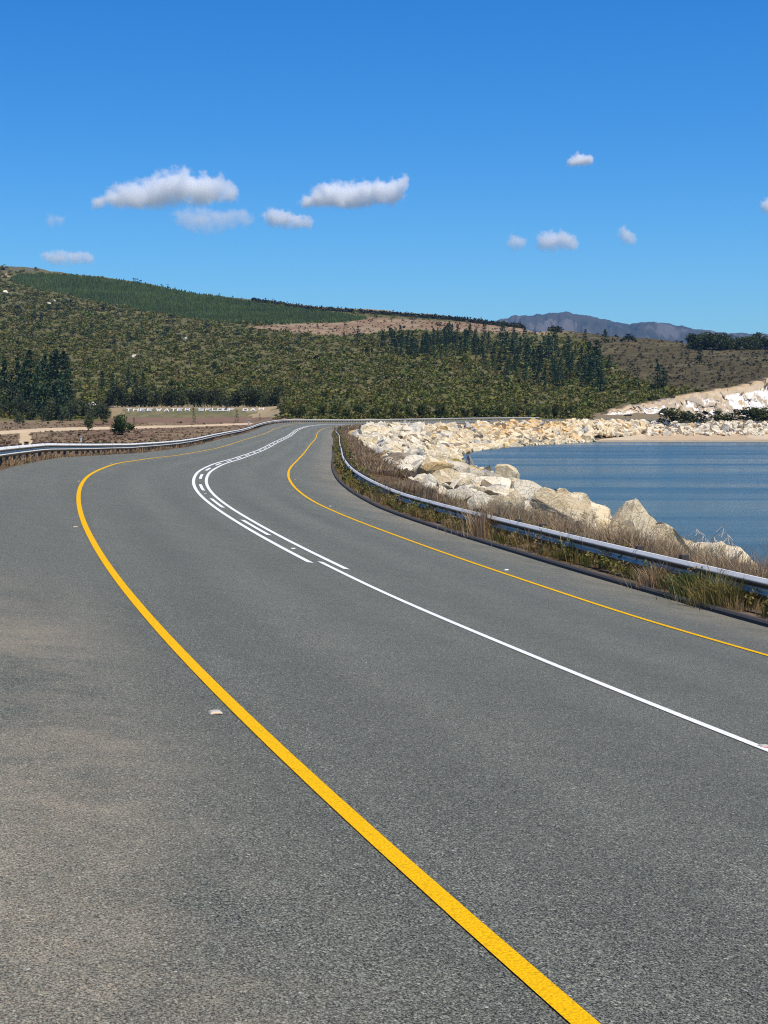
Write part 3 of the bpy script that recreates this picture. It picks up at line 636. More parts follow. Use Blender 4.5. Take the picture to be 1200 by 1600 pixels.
studs = [
 ((337, 1122), 'lens', 'nearest amber stud, alone on the shoulder left of the yellow line'),
 ((118, 824.5), 'lens', 'pale stud on the left shoulder just before the yellow line bends'),
 ((123, 752.5), 'lens', 'small stud outside the yellow line at the outermost point of the bend'),
 ((174, 725), 'lens', 'tiny stud left of the yellow line where it turns to the far bend'),
 ((237, 716), 'lens', 'farthest tiny stud on the outer yellow line, below the guard rail'),
 ((1194, 1183), 'lens_r', 'stud with red reflector under the white line at the picture edge'),
 ((458, 858.5), 'lens_w', 'worn stud lying between the two white barrier lines'),
 ((321, 772), 'lens_w', 'worn stud in the bend between the white dashes'),
 ((791, 893), 'lens_w', 'white stud just right of the inner yellow line, nearest the kerb plants'),
 ((516, 792), 'lens_w', 'white stud on the inner yellow line below the rail bend'),
 ((461, 749.5), 'lens_w', 'faint stud right of the tightest part of the inner yellow line'),
 ((462, 729), 'lens_w', 'farthest faint stud inside the inner yellow line'),
]
for (px, py), mt, lab in studs:
    p = hit(px, py, 5); s, o_ = nearest(p[:1], p[1:2]); q = road_pt(s, o_, .004)[0]
    stud(q, -float(road_at(s)[4][0]), M[mt], lab, .78)

# ------------------------------------------------------------------ rocks
def ico(sub):
    import bmesh
    bm = bmesh.new(); bmesh.ops.create_icosphere(bm, subdivisions=sub, radius=1); v = np.array([x.co[:] for x in bm.verts]); f = np.array([[q.index for q in p.verts] for p in bm.faces]); bm.free(); return v, f
ICO = {k: ico(k) for k in (1, 2, 3, 4, 5)}
def rock_shape(sub, rng, cuts=10, rough=.05, dims=(1, .8, .65)):
    v, f = ICO[sub]; v = v * np.array(dims)
    def unit(): n = rng.normal(size=3); return n / np.linalg.norm(n)
    for k in range(cuts):                    # main cleavage faces
        n = unit(); h = (v @ n).max() * rng.uniform(.29, .67); v = v - np.maximum(v @ n - h, 0)[:, None] * n * .985
    for k in range(cuts if sub > 2 else 3):   # corners knocked off
        n = unit(); h = (v @ n).max() * rng.uniform(.78, .94); v = v - np.maximum(v @ n - h, 0)[:, None] * n
    if sub >= 3:
        for a, q in ((rough * .7, 2.1), (rough * 1.0, 5.5), (rough * .7, 12)) if sub >= 4 else ((rough * .7, 2.1), (rough * .8, 5.0)):
            sd = int(rng.integers(999)); w3 = unit() * q * 1.6; u3 = unit() * q
            t = fbm(v @ w3 + 9, v @ u3 + 5, 3, sd); r = .5 - np.abs(t) * 2.2            # creased, fractured
            st = np.floor((v @ (unit() * q * 1.3) + t) * 1.5) % 2 * .5
            v = v * (1 + a * (1.3 * t + .55 * r * np.sign(t) + .35 * st - .1))[:, None]
    else: v = v * (1 + rng.uniform(-rough, rough, len(v)))[:, None]
    v = v - (v.max(0) + v.min(0)) / 2
    return v / (v.max(0) - v.min(0)).max(), f
ROT = lambda rng: np.array(Matrix.Rotation(rng.uniform(0, 6.28), 3, 'Z') @ Matrix.Rotation(rng.normal(0, .4), 3, 'X') @ Matrix.Rotation(rng.normal(0, .4), 3, 'Y'))
rr = np.random.default_rng(77)
BIG = [  # centre px, size px (w, h), stone, label; brown stone here paints in the boulders' shade
 ((873, 801), (88, 66), 'cream', 'biggest boulder behind the rail, grey fractured left side and yellow right side', 5),
 ((942, 812), (60, 44), 'grey', 'pale grey rounded boulder right of the biggest boulder', 4),
 ((926, 789), (34, 24), 'cream', 'small angular block resting on top of the pale grey boulder', 3),
 ((1040, 838), (100, 42), 'cream', 'long white wedge boulder nearest the camera, half behind the reddish grass', 5),
 ((987, 839), (40, 26), 'brown', 'dark brown boulder touching the left end of the white wedge boulder', 4),
 ((985, 824), (36, 14), 'grey', 'flat buff slab perched above the dark brown boulder', 3),
 ((966, 839), (12, 22), 'white', 'small pinkish white stone standing between two larger boulders', 3),
 ((793, 746), (40, 42), 'cream', 'upright cream boulder with a knobbly peak, standing out against the water', 5),
 ((808, 756), (28, 26), 'cream', 'pale slanting block leaning on the knobbly upright boulder', 4),
 ((765, 760), (40, 18), 'white', 'flat white slab left of the knobbly upright boulder', 4),
 ((796, 765), (22, 16), 'grey', 'light grey round stone below the knobbly upright boulder', 3),
 ((806, 784), (30, 22), 'brown', 'dark boulder with a pinkish top in the middle of the near rocks', 4),
 ((776, 778), (40, 16), 'brown', 'long dark slab with a lit upper edge, left of the pink-topped boulder', 4),
 ((832, 772), (44, 24), 'cream', 'cream boulder above and left of the biggest boulder', 4),
 ((822, 796), (32, 24), 'cream', 'cream boulder in the dip left of the biggest boulder', 4),
 ((783, 797), (44, 26), 'cream', 'streaky cream boulder just above the rail', 4),
 ((752, 788), (44, 34), 'white', 'tall pale boulder by the rail, left of the streaky cream boulder', 4),
 ((824, 764), (26, 14), 'brown', 'dark stone at the water edge right of the knobbly upright boulder', 3),
 ((844, 766), (18, 10), 'cream', 'little pale stone at the water edge above the cream boulder', 3),
 ((864, 772), (18, 16), 'brown', 'dark stone just behind the top of the biggest boulder', 3),
 ((885, 778), (34, 30), 'cream', 'pale block behind the right shoulder of the biggest boulder', 4),
 ((758, 745), (32, 22), 'ochre', 'ochre boulder at the water edge left of the knobbly upright boulder', 4),
 ((763, 734), (12, 14), 'brown', 'small black stone by the water left of the knobbly boulder', 3),
 ((735, 738), (40, 24), 'ochre', 'ochre boulder sloping down to the lake', 4),
 ((692, 729), (32, 16), 'ochre', 'boulder crusted with yellow lichen on the bank', 4),
 ((704, 732), (34, 26), 'brown', 'long dark boulder right of the lichen-covered one', 4),
 ((662, 735), (14, 10), 'brown', 'small dark block below the lichen-covered boulder', 3),
 ((608, 712), (22, 12), 'grey', 'dark grey slab lying alone among small white rocks', 4),
 ((732, 762), (30, 20), 'brown', 'dark-faced boulder on the bank above the rail bend', 4),
 ((718, 777), (44, 22), 'white', 'white boulder with dark lower face, directly above the rail', 4),
 ((736, 778), (26, 26), 'white', 'pinkish white leaning block above the rail', 4),
 ((690, 699), (26, 12), 'brown', 'dark brown boulder on the upper bank near the water', 3),
 ((735, 716), (16, 12), 'grey', 'grey boulder at the tip of the inlet, in the water', 3),
 ((648, 711), (24, 12), 'cream', 'cream boulder with a dark undercut, mid bank', 3),
 ((672, 716), (28, 14), 'cream', 'cream boulder next to the undercut one on the mid bank', 3),
]
taken = []
def place_rock(p, v, f, stone, label, group, size):
    o = obj('boulder', mesh_data('boulder', v, f, ROCKC[stone]), None, p, 0, size); tag(o, label, 'boulder', group); return o
M['lichen'] = None
for (cx, cy), (w, h), stone, lab, sub in BIG:
    p = hit(cx, cy + h * .42, 18)
    if (p[1] > 130 and cx > 800) or p[2] < WATER + .15:      # sight line clears the bank: stand it on the bank's crest in that direction
        Yq = np.arange(26, 120 if cx > 800 else 190, .5); Xq = (cx - 600) / (F * CP) * Yq; Zq = surf(Xq, Yq); yq = topix(Xq, Yq, Zq)[1]
        kq = int(np.where(Zq > WATER + .2, yq, 9999).argmin()); p = np.array([Xq[kq], Yq[kq], Zq[kq]]); zt = CZ + p[1] * ratio(cy - h / 2); k = p[1] / F; wd = w * k; ht = max(zt - p[2], .35 * wd, .4)
    else: k = p[1] / F; wd, ht = w * k, h * k
    asp = ht / wd * 1.18
    best = None
    for tr in range(14):
        v, f = rock_shape(max(sub, 4), rr, cuts=9, rough=.06, dims=(1, .85, max(asp, .45))); 
        sx = (v[:, 0].max() - v[:, 0].min()); v = v / sx * wd; v[:, 1] *= .9
        sz = v[:, 2].max() - v[:, 2].min(); err = abs(sz - ht * 1.15) / ht
        e1 = v[f[:, 1]] - v[f[:, 0]]; e2 = v[f[:, 2]] - v[f[:, 0]]; nn = np.cross(e1, e2); seen = np.maximum(-nn[:, 1] + .06 * nn[:, 2], 0); err += 1.1 * (1 - (seen * (nn @ np.array([.31, -.24, .92]) > .12 * np.linalg.norm(nn, axis=1))).sum() / seen.sum())   # favours shapes whose camera-facing side is sunlit
        if best is None or err < best[0]: best = (err, v, f, sz)
    _, v, f, sz = best; v = v.copy(); v[:, 2] *= ht * 1.18 / sz
    if cx == 1040: v[:, 2] += (v[:, 0] < -.1 * wd) * 0 - np.maximum(v[:, 0] / wd - .05, 0) * ht * .9
    o = place_rock((p[0], p[1] + wd * .2, p[2] + ht * .42), v, f, stone, lab, None, 1); taken.append((p[0], p[1] + wd * .2, wd * .55))
    if 'lichen' in lab:
        t = mat_rock('lichen_rock', (.36, .25, .02), (.50, .38, .05), (.48, .42, .26)); o.data.materials[0] = t
# the rest of the riprap: sample the bank, largest in the picture become objects, the remainder one mass
N = 21000
s = rr.uniform(0, 1, N); s = 14 + 545 * s ** 1.0; d = 2.9 + rr.uniform(0, 1, N) * 20.5; d = np.where(s > 225, np.maximum(d, 5.2 + rr.uniform(0, 1.5, N)), d)
d = np.where(s < 200, d + np.clip(.6 * (1 - (s - 110) / 90), 0, .6) , d)
P = road_pt(s, 0); x, y, z, e, th = road_at(s); off = ER + d
P = np.stack([x + np.cos(th) * off, y - np.sin(th) * off, z - e * ER + bank_r(d)], 1)
size = np.clip(rr.lognormal(-.16, .50, N), .35, 2.6); size *= np.where(s < 75, .85, np.where(s < 240, .80, 1.2)) * np.where((s < 200) & (d < 5), .7, 1)
# far shore band beyond the beach
n2 = 900; px = rr.uniform(925, 1260, n2); py = rr.uniform(661, 681, n2); P2 = np.array([hit(a, b_, 425, 560) for a, b_ in zip(px, py)]); P2 = P2[P2[:, 1] < 520]
P = np.concatenate([P, P2]); size = np.concatenate([size, np.clip(rr.lognormal(.25, .35, len(P2)), .6, 2.6)]); s = np.concatenate([s, np.full(len(P2), 480.)]); d = np.concatenate([d, rr.uniform(3, 12, len(P2))]); far2 = np.concatenate([np.zeros(N, bool), np.ones(len(P2), bool)])
px, py = topix(P[:, 0], P[:, 1], P[:, 2])
keep = (s > 42) & (P[:, 2] > WATER - .7) & (px < 1330) & (px > 400) & ~((~far2) & (px > 925) & (P[:, 2] < WATER + 1.6)) & ~((~far2) & (P[:, 1] > 470) & (px > 1000))
for (tx, ty, tr) in taken: keep &= (np.hypot(P[:, 0] - tx, P[:, 1] - ty) > tr * .8 + size * .2)
P, size, s, d, px, py, far2 = [a[keep] for a in (P, size, s, d, px, py, far2)]
def stone_kind(px, py, s, d, far):
    u = rr.uniform(size=len(px)); k = np.empty(len(px), int)
    oc = np.clip((px - 690) / 80, 0, 1) * np.clip((905 - px) / 40, 0, 1) * np.clip((690 - py) / 18, 0, 1) * .62 + .05
    wt = np.where(far, .7, np.where(px < 660, .52, .16)); gr = .08; br_ = np.where(far, .02, .045)
    k[:] = 0; k[u < oc + wt + gr + br_] = 4; k[u < oc + wt + gr] = 3; k[u < oc + wt] = 1; k[u < oc] = 2
    return k
kind = stone_kind(px, py, s, d, far2)
score = size / P[:, 1] * ((px > -20) & (px < 1210)) * (1 + .4 * (d > 4.2)); order = np.argsort(-score)
score_ok = order[:250]
VAR = {sub: [rock_shape(sub, rr, cuts=8, rough=.045, dims=(1, rr.uniform(.6, 1), rr.uniform(.5, .85))) for _ in range(14)] for sub in (2, 3)}
RMESH = {(st, i): mesh_data('boulder', v, f, ROCKC[st]) for st in RK for i, (v, f) in enumerate(VAR[3])}
where = lambda s, far, py, px: 'on the far shore beyond the beach' if far else ('between the rail and the near water' if s < 75 else ('on the bank where the rail bends' if s < 225 else 'on the far bank below the road'))
desc = {'cream': 'cream angular riprap boulder ', 'white': 'whitish angular riprap boulder ', 'ochre': 'ochre stained riprap boulder ', 'grey': 'grey riprap boulder ', 'brown': 'dark brown riprap boulder '}
for i in score_ok:
    st = RK[kind[i]]; o = obj('boulder', RMESH[(st, int(rr.integers(14)))], None, P[i] + np.array([0, 0, size[i] * .13]), 0, size[i] * 1.12)
    o.rotation_euler = (rr.normal(0, .45), rr.normal(0, .45), rr.uniform(0, 6.28)); w_ = where(s[i], far2[i], py[i], px[i])
    tag(o, desc[st] + w_, 'boulder', desc[st].strip() + 's ' + w_)
rest = np.setdiff1d(np.arange(len(P)), score_ok)
vs, fs, ms = [], [], []; nb = 0
for i in rest:
    v, f = VAR[3 if s[i] < 60 else 2][int(rr.integers(14))]; v = (v * size[i] * 1.12) @ ROT(rr).T + P[i] + np.array([0, 0, size[i] * .12])
    vs.append(v); fs.append(f + nb); nb += len(v); ms.append(np.full(len(f), kind[i]))
o = obj('riprap_rubble', mesh_data('riprap_rubble', np.concatenate(vs), np.concatenate(fs), [ROCKC[k] for k in RK], mi=np.concatenate(ms))); tag(o, 'mass of smaller pale riprap rocks covering the lake bank', 'rubble', kind='stuff')

# ------------------------------------------------------------------ grass and low plants on the verges
def grass_mass(name, roots, height, width, colour, blades, lean, rng, seg=2, spread=.16):
    n = len(roots); tot = n * blades; r = np.repeat(np.arange(n), blades)
    a = rng.uniform(0, 6.283, tot); rad = np.abs(rng.normal(0, 1, tot)) * spread * (height[r] / .4)
    base = roots[r] + np.stack([np.cos(a) * rad, np.sin(a) * rad, np.zeros(tot)], 1)
    hgt = height[r] * rng.uniform(.45, 1.1, tot); ld = a + rng.normal(0, .6, tot); le = hgt * np.abs(rng.normal(lean, lean * .6, tot))
    wv = width[r] * rng.uniform(.6, 1.4, tot); pa = rng.uniform(0, 6.283, tot); wd = np.stack([np.cos(pa), np.sin(pa), np.zeros(tot)], 1)
    dirv = np.stack([np.cos(ld), np.sin(ld), np.zeros(tot)], 1); V = []
    for t, ww in ((0, 1), (.55, .8), (1, 0)):
        c = base + dirv * (le * t ** 1.8)[:, None] + np.stack([np.zeros(tot), np.zeros(tot), hgt * (t - .18 * t * t)], 1)
        if ww > 0: V += [c - wd * (wv * ww)[:, None] * .5, c + wd * (wv * ww)[:, None] * .5]
        else: V += [c]
    V = np.stack(V, 1); b = np.arange(tot) * 5
    q = np.stack([b, b + 1, b + 3, b + 2], 1); t3 = np.stack([b + 2, b + 3, b + 4], 1)
    cc = colour[r] * 1.55 * rng.uniform(.65, 1.35, (tot, 1)); cc = np.repeat(cc, 5, axis=0)
    return mesh_data(name, V.reshape(-1, 3), [q, t3], M['grass'], col=np.clip(cc, .005, .9))
gr = np.random.default_rng(3)
def palette(n, cols, w): return np.array(cols)[gr.choice(len(cols), n, p=w)] * gr.uniform(.75, 1.25, (n, 1))
def verge_roots(n, s0, s1, d0, d1, p=1.0, left=False):
    s = s0 + (s1 - s0) * gr.uniform(0, 1, n) ** p; d = gr.uniform(d0, d1, n); x, y, z, e, th = road_at(s)
    off = ER + d if not left else EL - d; zz = z - e * (EL if left else ER) + (bank_l(d) if left else bank_r(d))
    return np.stack([x + np.cos(th) * off, y - np.sin(th) * off, zz - .02], 1), s, d
GREEN = [(.110, .105, .030), (.175, .130, .040), (.24, .165, .062), (.085, .085, .024), (.28, .19, .085)]
BROWN = [(.235, .155, .085), (.30, .21, .115), (.165, .105, .062), (.36, .275, .16), (.13, .115, .05)]
tufts = []
def grass(name, n, s0, s1, d0, d1, pal, w, hm, wid, blades, lean, p=1.0, left=False, spread=.16, clump=None):
    R, s, d = verge_roots(n, s0, s1, d0, d1, p, left)
    if clump: k = fbm(s * clump, d * clump, 3, 61) + .5 > gr.uniform(.25, .6, n); R, s, d = R[k], s[k], d[k]
    hgt = hm * gr.lognormal(0, .3, len(R)); me = grass_mass(name, R, hgt, np.full(len(R), wid), palette(len(R), pal, w), blades, lean, gr, spread=spread); return me
ga = obj('verge_grass', grass('verge_grass', 500, 5, 48, .30, 1.25, GREEN, [.2, .25, .25, .1, .2], .27, .011, 56, .28, 1, clump=.9)); tag(ga, 'olive and yellow grass under the lake side guard rail', 'grass', kind='stuff')
gx = obj('dry_grass', grass('dry_grass', 290, 4, 34, 1.05, 2.9, BROWN, [.4, .3, .15, .15, 0], .60, .009, 80, .4, 1)); tag(gx, 'pale reddish seed grass mounded behind the nearest stretch of rail', 'grass', kind='stuff')
gb = obj('verge_grass', grass('verge_grass', 650, 46, 262, .28, 1.3, GREEN, [.2, .25, .25, .1, .2], .34, .03, 24, .3, 1.5, clump=.5)); tag(gb, 'olive grass under the guard rail where it bends away', 'grass', kind='stuff')
gc = obj('dry_grass', grass('dry_grass', 700, 4, 60, 1.3, 3.6, BROWN, [.3, .3, .1, .15, .15], .28, .010, 60, .35, 1, clump=.7)); tag(gc, 'reddish dry seed grass between the rail and the near boulders', 'grass', kind='stuff')
gd = obj('dry_grass', grass('dry_grass', 1900, 66, 262, 1.2, 4.0, BROWN, [.45, .22, .25, .03, .05],   .36, .045, 26, .35, 1.2, clump=.22, spread=.3)); tag(gd, 'reddish brown scrub strip behind the bending rail', 'grass', kind='stuff')
ge = obj('dry_grass', grass('dry_grass', 2600, 258, 540, .4, 3.8, BROWN, [.3, .2, .3, .05, .15], .55, .09, 12, .35, 1, clump=.12, spread=.35)); tag(ge, 'thin brown strip of dry scrub between far road and rocks', 'grass', kind='stuff')
gf_ = obj('dry_grass', grass('dry_grass', 2300, 42, 240, .12, 1.7, [(.33, .22, .12), (.26, .17, .09), (.2, .13, .07), (.16, .13, .06)], [.4, .3, .2, .1], .26, .030, 24, .35, 1.6, left=True, clump=.5)); tag(gf_, 'tan dry grass round the posts of the outer guard rail', 'grass', kind='stuff')
def leaf_mass(name, R, hgt, leaf, nq, cols, rng):
    C = []; K = []
    for p, h, k in zip(R, hgt, cols):
        dd = rng.normal(size=(nq, 3)); dd /= np.linalg.norm(dd, axis=1)[:, None]; q = dd * rng.uniform(.4, 1, (nq, 1)) * h * np.array([.55, .55, .5]); q[:, 2] += h * .5
        C.append(p + q); K.append(k[None] * rng.uniform(.6, 1.4, (nq, 1)))
    C = np.concatenate(C); K = np.concatenate(K); n = len(C); a_ = rng.normal(size=(n, 3)); a_[:, 2] += .5; a_ /= np.linalg.norm(a_, axis=1)[:, None]; b_ = np.cross(a_, rng.normal(size=(n, 3))); b_ /= np.linalg.norm(b_, axis=1)[:, None]
    z = np.repeat(leaf, nq)[:, None] * rng.uniform(.6, 1.4, (n, 1)); V = np.stack([C - b_ * z * .3, C + a_ * z * .6 - b_ * z * .45, C + a_ * z * 1.5, C + a_ * z * .6 + b_ * z * .45], 1)
    return mesh_data(name, V.reshape(-1, 3), np.arange(n * 4).reshape(-1, 4), M['grass'], col=np.clip(np.repeat(K, 4, 0), .005, .9))
for (n, s0, s1, lf, nq, lab) in ((390, 5, 60, .035, 120, 'low leafy olive bushes under the near guard rail'), (820, 58, 262, .075, 48, 'low leafy olive bushes under the bending guard rail')):
    R, s_, d_ = verge_roots(n, s0, s1, .35, 1.25, 1.4); k = fbm(s_ * .5, d_ * .5, 3, 66) + .5 > gr.uniform(.2, .55, n); R, s_ = R[k], s_[k]
    o = obj('verge_bushes', leaf_mass('verge_bushes', R, .36 * gr.lognormal(0, .25, len(R)), np.full(len(R), lf), nq, palette(len(R), [(.17, .160, .045), (.27, .215, .065), (.110, .118, .034), (.36, .26, .12)], [.3, .3, .2, .2]), gr)); tag(o, lab, 'bushes', kind='stuff')
# bushy plants reaching over the rail, and the pale plumes against the water
def plant(name, label, px, py, h, pal, w, blades, wid, lean, group=None, spread=.16, d=None):
    p = hit(px, py, 15); n = 5; R = p + np.stack([gr.normal(0, h * .22, n), gr.normal(0, h * .18, n), np.full(n, -.03)], 1)
    me = grass_mass(name, R - p, np.full(n, h), np.full(n, wid), palette(n, pal, w), blades, lean, gr, spread=spread); o = obj(name, me, None, p); tag(o, label, 'plant', group); return o
plant('dry_bush', 'fluffy dry bush poking over the rail below the streaky boulder', 772, 836, .95, BROWN, [.3, .4, .1, .2, 0], 120, .018, .24)
plant('dry_bush', 'dry brown bush poking over the rail at its middle', 645, 786, .95, BROWN, [.3, .4, .1, .2, 0], 110, .026, .22)
plant('grass_clump', 'bright green grass clump under the rail near the picture edge', 1128, 948, .62, [(.135, .122, .036), (.215, .16, .058)], [.6, .4], 160, .012, .5, spread=.2)
plant('grass_clump', 'dark green clump under the rail left of the bright one', 1090, 934, .52, [(.04, .06, .018), (.07, .09, .025)], [.6, .4], 160, .014, .4, spread=.2)
plant('dry_bush', 'rounded brown bush under the rail beside the dark green clump', 1035, 915, .5, BROWN, [.3, .4, .2, 0, .1], 160, .012, .5, spread=.2)
def plume(label, px, py, tip):
    sq = np.arange(8, 60, .25); Pq = road_pt(sq, ER + 2.7, .0); p = Pq[np.abs(topix(Pq[:, 0], Pq[:, 1], Pq[:, 2])[0] - px).argmin()]; py = float(topix(*p)[1]); k = p[1] / F; fs = float(p[1]) / 22; t = empty('reed_grass', p); tag(t, label, 'reed grass', 'tall reeds by the near rail'); m = MB(); h = (py - tip[1]) * k; dx = (tip[0] - px) * k
    pts = [(dx * (q ** 2.2), 0, h * (q - .06 * q * q) / .94) for q in np.linspace(0, 1, 9)]; m.tube(pts, [.004 * fs] * 6 + [.003 * fs, .002 * fs, .002 * fs], 5); obj('stem', m.mesh('stem', M['straw']), t)
    V = []; Fc = []
    for i in range(44):
        q = gr.uniform(.66, 1.0); c = np.array([dx * q ** 2.2, 0, h * (q - .06 * q * q) / .94]); a = gr.normal(0, 1, 3); a[2] = -abs(a[2]) * .5; a /= np.linalg.norm(a); L = .15 * fs * (1.15 - abs(q - .8) * 2)
        e = c + a * L + np.array([np.sign(dx) * .03 * fs, 0, -.03 * fs]); wv = np.cross(a, (0, 0, 1)); wv /= np.linalg.norm(wv) + 1e-6; b = len(V); V += [c - wv * .002 * fs, c + wv * .002 * fs, e + wv * .0035 * fs, e - wv * .0035 * fs]; Fc.append((b, b + 1, b + 2, b + 3))
    obj('plume', mesh_data('plume', np.array(V), np.array(Fc), M['straw']), t)
M['straw'] = mat_plain('pale_straw', (.50, .46, .38), .8, 0, .2, 10)
plume('left one of the pale feathery reeds leaning over the lake water', 1136, 880, (1085, 822))
plume('right one of the pale feathery reeds, tallest against the lake water', 1164, 884, (1130, 821))
plume('short feathery reed between the two tall reeds', 1142, 882, (1112, 836))
# ------------------------------------------------------------------ trees and shrubs
tr_ = np.random.default_rng(42)
def leaf_quads(cent, size, rng, flat=.0, up=1.0):
    n = len(cent); a = rng.normal(size=(n, 3)); a[:, 2] *= up; a /= np.linalg.norm(a, axis=1)[:, None]; b = rng.normal(size=(n, 3)); b[:, 2] *= (1 - flat) * up; b -= (b * a).sum(1)[:, None] * a; b /= np.linalg.norm(b, axis=1)[:, None] + 1e-9
    sz = size * rng.uniform(.6, 1.35, (n, 1)); q = rng.uniform(.55, 1, (n, 1))
    V = np.stack([cent - a * sz - b * sz * q, cent + a * sz * .8 - b * sz * q * .7, cent + a * sz + b * sz * q, cent - a * sz * .7 + b * sz * q * .9], 1)
    return V.reshape(-1, 3), np.arange(n * 4).reshape(-1, 4)
def clump_tone(cent, rng, base, amp=.35, sc=2.5):
    # whole sprays are lighter or darker, the way new and old growth differ
    t = fbm(cent[:, 0] * sc + 7, cent[:, 1] * sc + cent[:, 2] * sc * 1.3, 3, int(rng.integers(500)))
    return np.array(base)[None] * (1 + amp * 2.2 * t + rng.normal(0, .16, len(cent)))[:, None]
PINE = (.046, .078, .034); PINE2 = (.060, .094, .038); BUSH = (.100, .114, .034); WATT = (.082, .096, .044); EUC = (.066, .082, .032)
def pine_parts(rng, nq=520, R=.19, bare=.10, ragged=.3):
    """height 1"""
    whorls = 17; C = []
    for i in range(whorls):
        t = bare + (1 - bare) * (i + rng.uniform(-.3, .3)) / whorls; t = min(max(t, bare), .985)
        r = R * (1 - (t - bare) / (1 - bare)) ** .62 * rng.uniform(1 - ragged, 1 + ragged * .6) + .012
        nb = 6 if t < .8 else 4; a0 = rng.uniform(0, 6.28)
        for k in range(nb):
            if rng.uniform() < .13: continue
            a = a0 + k * 6.283 / nb + rng.normal(0, .2); L = r * rng.uniform(.65, 1.15); m = max(3, int(nq / whorls / nb * (1.3 - t * .6)))
            q = rng.uniform(.1, 1, m) ** .7
            C.append(np.stack([np.cos(a) * L * q, np.sin(a) * L * q, t + L * q * rng.uniform(.05, .35) - .25 * L * q ** 2], 1) + rng.normal(0, .010, (m, 3)))
    C.append(np.stack([rng.normal(0, .008, 16), rng.normal(0, .008, 16), rng.uniform(.9, 1.0, 16)], 1))
    C = np.concatenate(C); V, Fq = leaf_quads(C, .021, rng); c = np.repeat(clump_tone(C, rng, PINE if rng.uniform() < .6 else PINE2, .35, 9), 4, 0)
    return V, Fq, np.clip(c, .004, 1)
def trunk_mesh(h, r):
    m = MB(); m.tube([(0, 0, -.04), (.004, 0, h * .4), (-.003, .004, h)], [r, r * .7, r * .15], 6); return m
def round_parts(rng, nq=620, w=.5, base=BUSH, lobes=8, low=.12, leaf=.036):
    """broad crown, height 1, half width w"""
    C = []
    for k in range(lobes):
        a = rng.uniform(0, 6.28); r = w * rng.uniform(.1, .62); rad = rng.uniform(.28, .5) * (w + .2) * .75; cz = rng.uniform(low + rad * .55, 1 - rad * .9)
        c = np.array([np.cos(a) * r, np.sin(a) * r, cz]); m = nq // lobes
        d = rng.normal(size=(m, 3)); d /= np.linalg.norm(d, axis=1)[:, None]; C.append(c + d * (rad * rng.uniform(.55, 1.05, (m, 1))) * np.array([1, 1, .8]))
    C = np.concatenate(C); C[:, 2] = np.maximum(C[:, 2], low * rng.uniform(.3, 1.2, len(C))); k = .5 * (1 / max(C[:, 2].max(), .5) + 1); C[:, 2] *= k
    V, Fq = leaf_quads(C, leaf, rng, 0, .7); return V, Fq, np.clip(np.repeat(clump_tone(C, rng, base, .35, 3.5), 4, 0), .004, 1)
def flat_parts(rng):                         # dark spreading tree on the ridge
    C = []
    for k, (x, z, r) in enumerate([(-.55, .30, .30), (.6, .30, .32), (-.28, .52, .28), (.3, .56, .3), (0, .8, .26), (.02, .35, .42), (-.85, .16, .15), (.9, .14, .16)]):
        m = 90; d = rng.normal(size=(m, 3)); d /= np.linalg.norm(d, axis=1)[:, None]; C.append(np.array([x, rng.uniform(-.2, .2), z]) + d * r * rng.uniform(.4, 1, (m, 1)) * np.array([1.2, 1, .55]))
    C = np.concatenate(C); C[:, 2] = np.abs(C[:, 2]); V, Fq = leaf_quads(C, .05, rng); return V, Fq, np.clip(np.repeat(clump_tone(C, rng, (.022, .032, .02), .3, 3), 4, 0), .003, 1)
def variants(n, fn, trunk=None, **kw):
    out = []
    for _ in range(n):
        V, Fq, c = fn(tr_, **kw); cr = mesh_data('crown', V, Fq, M['foliage'], col=c)
        tm = None
        if trunk: tm = trunk_mesh(*trunk).mesh('trunk', M['bark'])
        out.append((cr, tm, (V, Fq, c)))
    return out
PV = variants(7, pine_parts, (.96, .016)); PS = variants(5, pine_parts, None, nq=230, R=.24, bare=.02)
RVB = variants(6, round_parts, (.45, .035), base=BUSH); RVW = variants(6, round_parts, (.5, .03), base=WATT, w=.55, low=.0)
RVG = variants(1, round_parts, (.4, .03), base=(.085, .120, .032), w=.6, low=.0, nq=1500, lobes=12); RVE = variants(4, round_parts, (.5, .03), base=EUC, w=.78, nq=1700, low=.0, lobes=13)
DK = variants(5, round_parts, None, base=(.045, .064, .032), w=.36, nq=200, lobes=4, low=.03)
FV = variants(1, flat_parts, (.6, .06))
def tree(name, var, x, ybase, ytop, label, cat, group=None, parts=True, ymin=300, wide=1.0, ymax=None, deep=.02):
    hh, ok = hits(np.array([float(x)]), np.array([float(ybase)]), ymin)
    if not ok[0]: return None
    p = hh[0]; H = max(ybase - ytop, 3) * p[1] / F; cr, tm, _ = var[int(tr_.integers(len(var)))]
    rz = tr_.uniform(0, 6.28) if var is not FV else 0; w = wide * tr_.uniform(.88, 1.15)
    loc = (p[0], p[1], p[2] - H * deep)
    if parts and tm is not None:
        t = empty(name, loc, rz); t.scale = (H * w, H * w, H); obj('trunk', tm, t); obj('crown', cr, t)
    else: t = obj(name, cr, None, loc, rz, (H * w, H * w, H))
    tag(t, label, cat, group); return t
G = lambda a: a
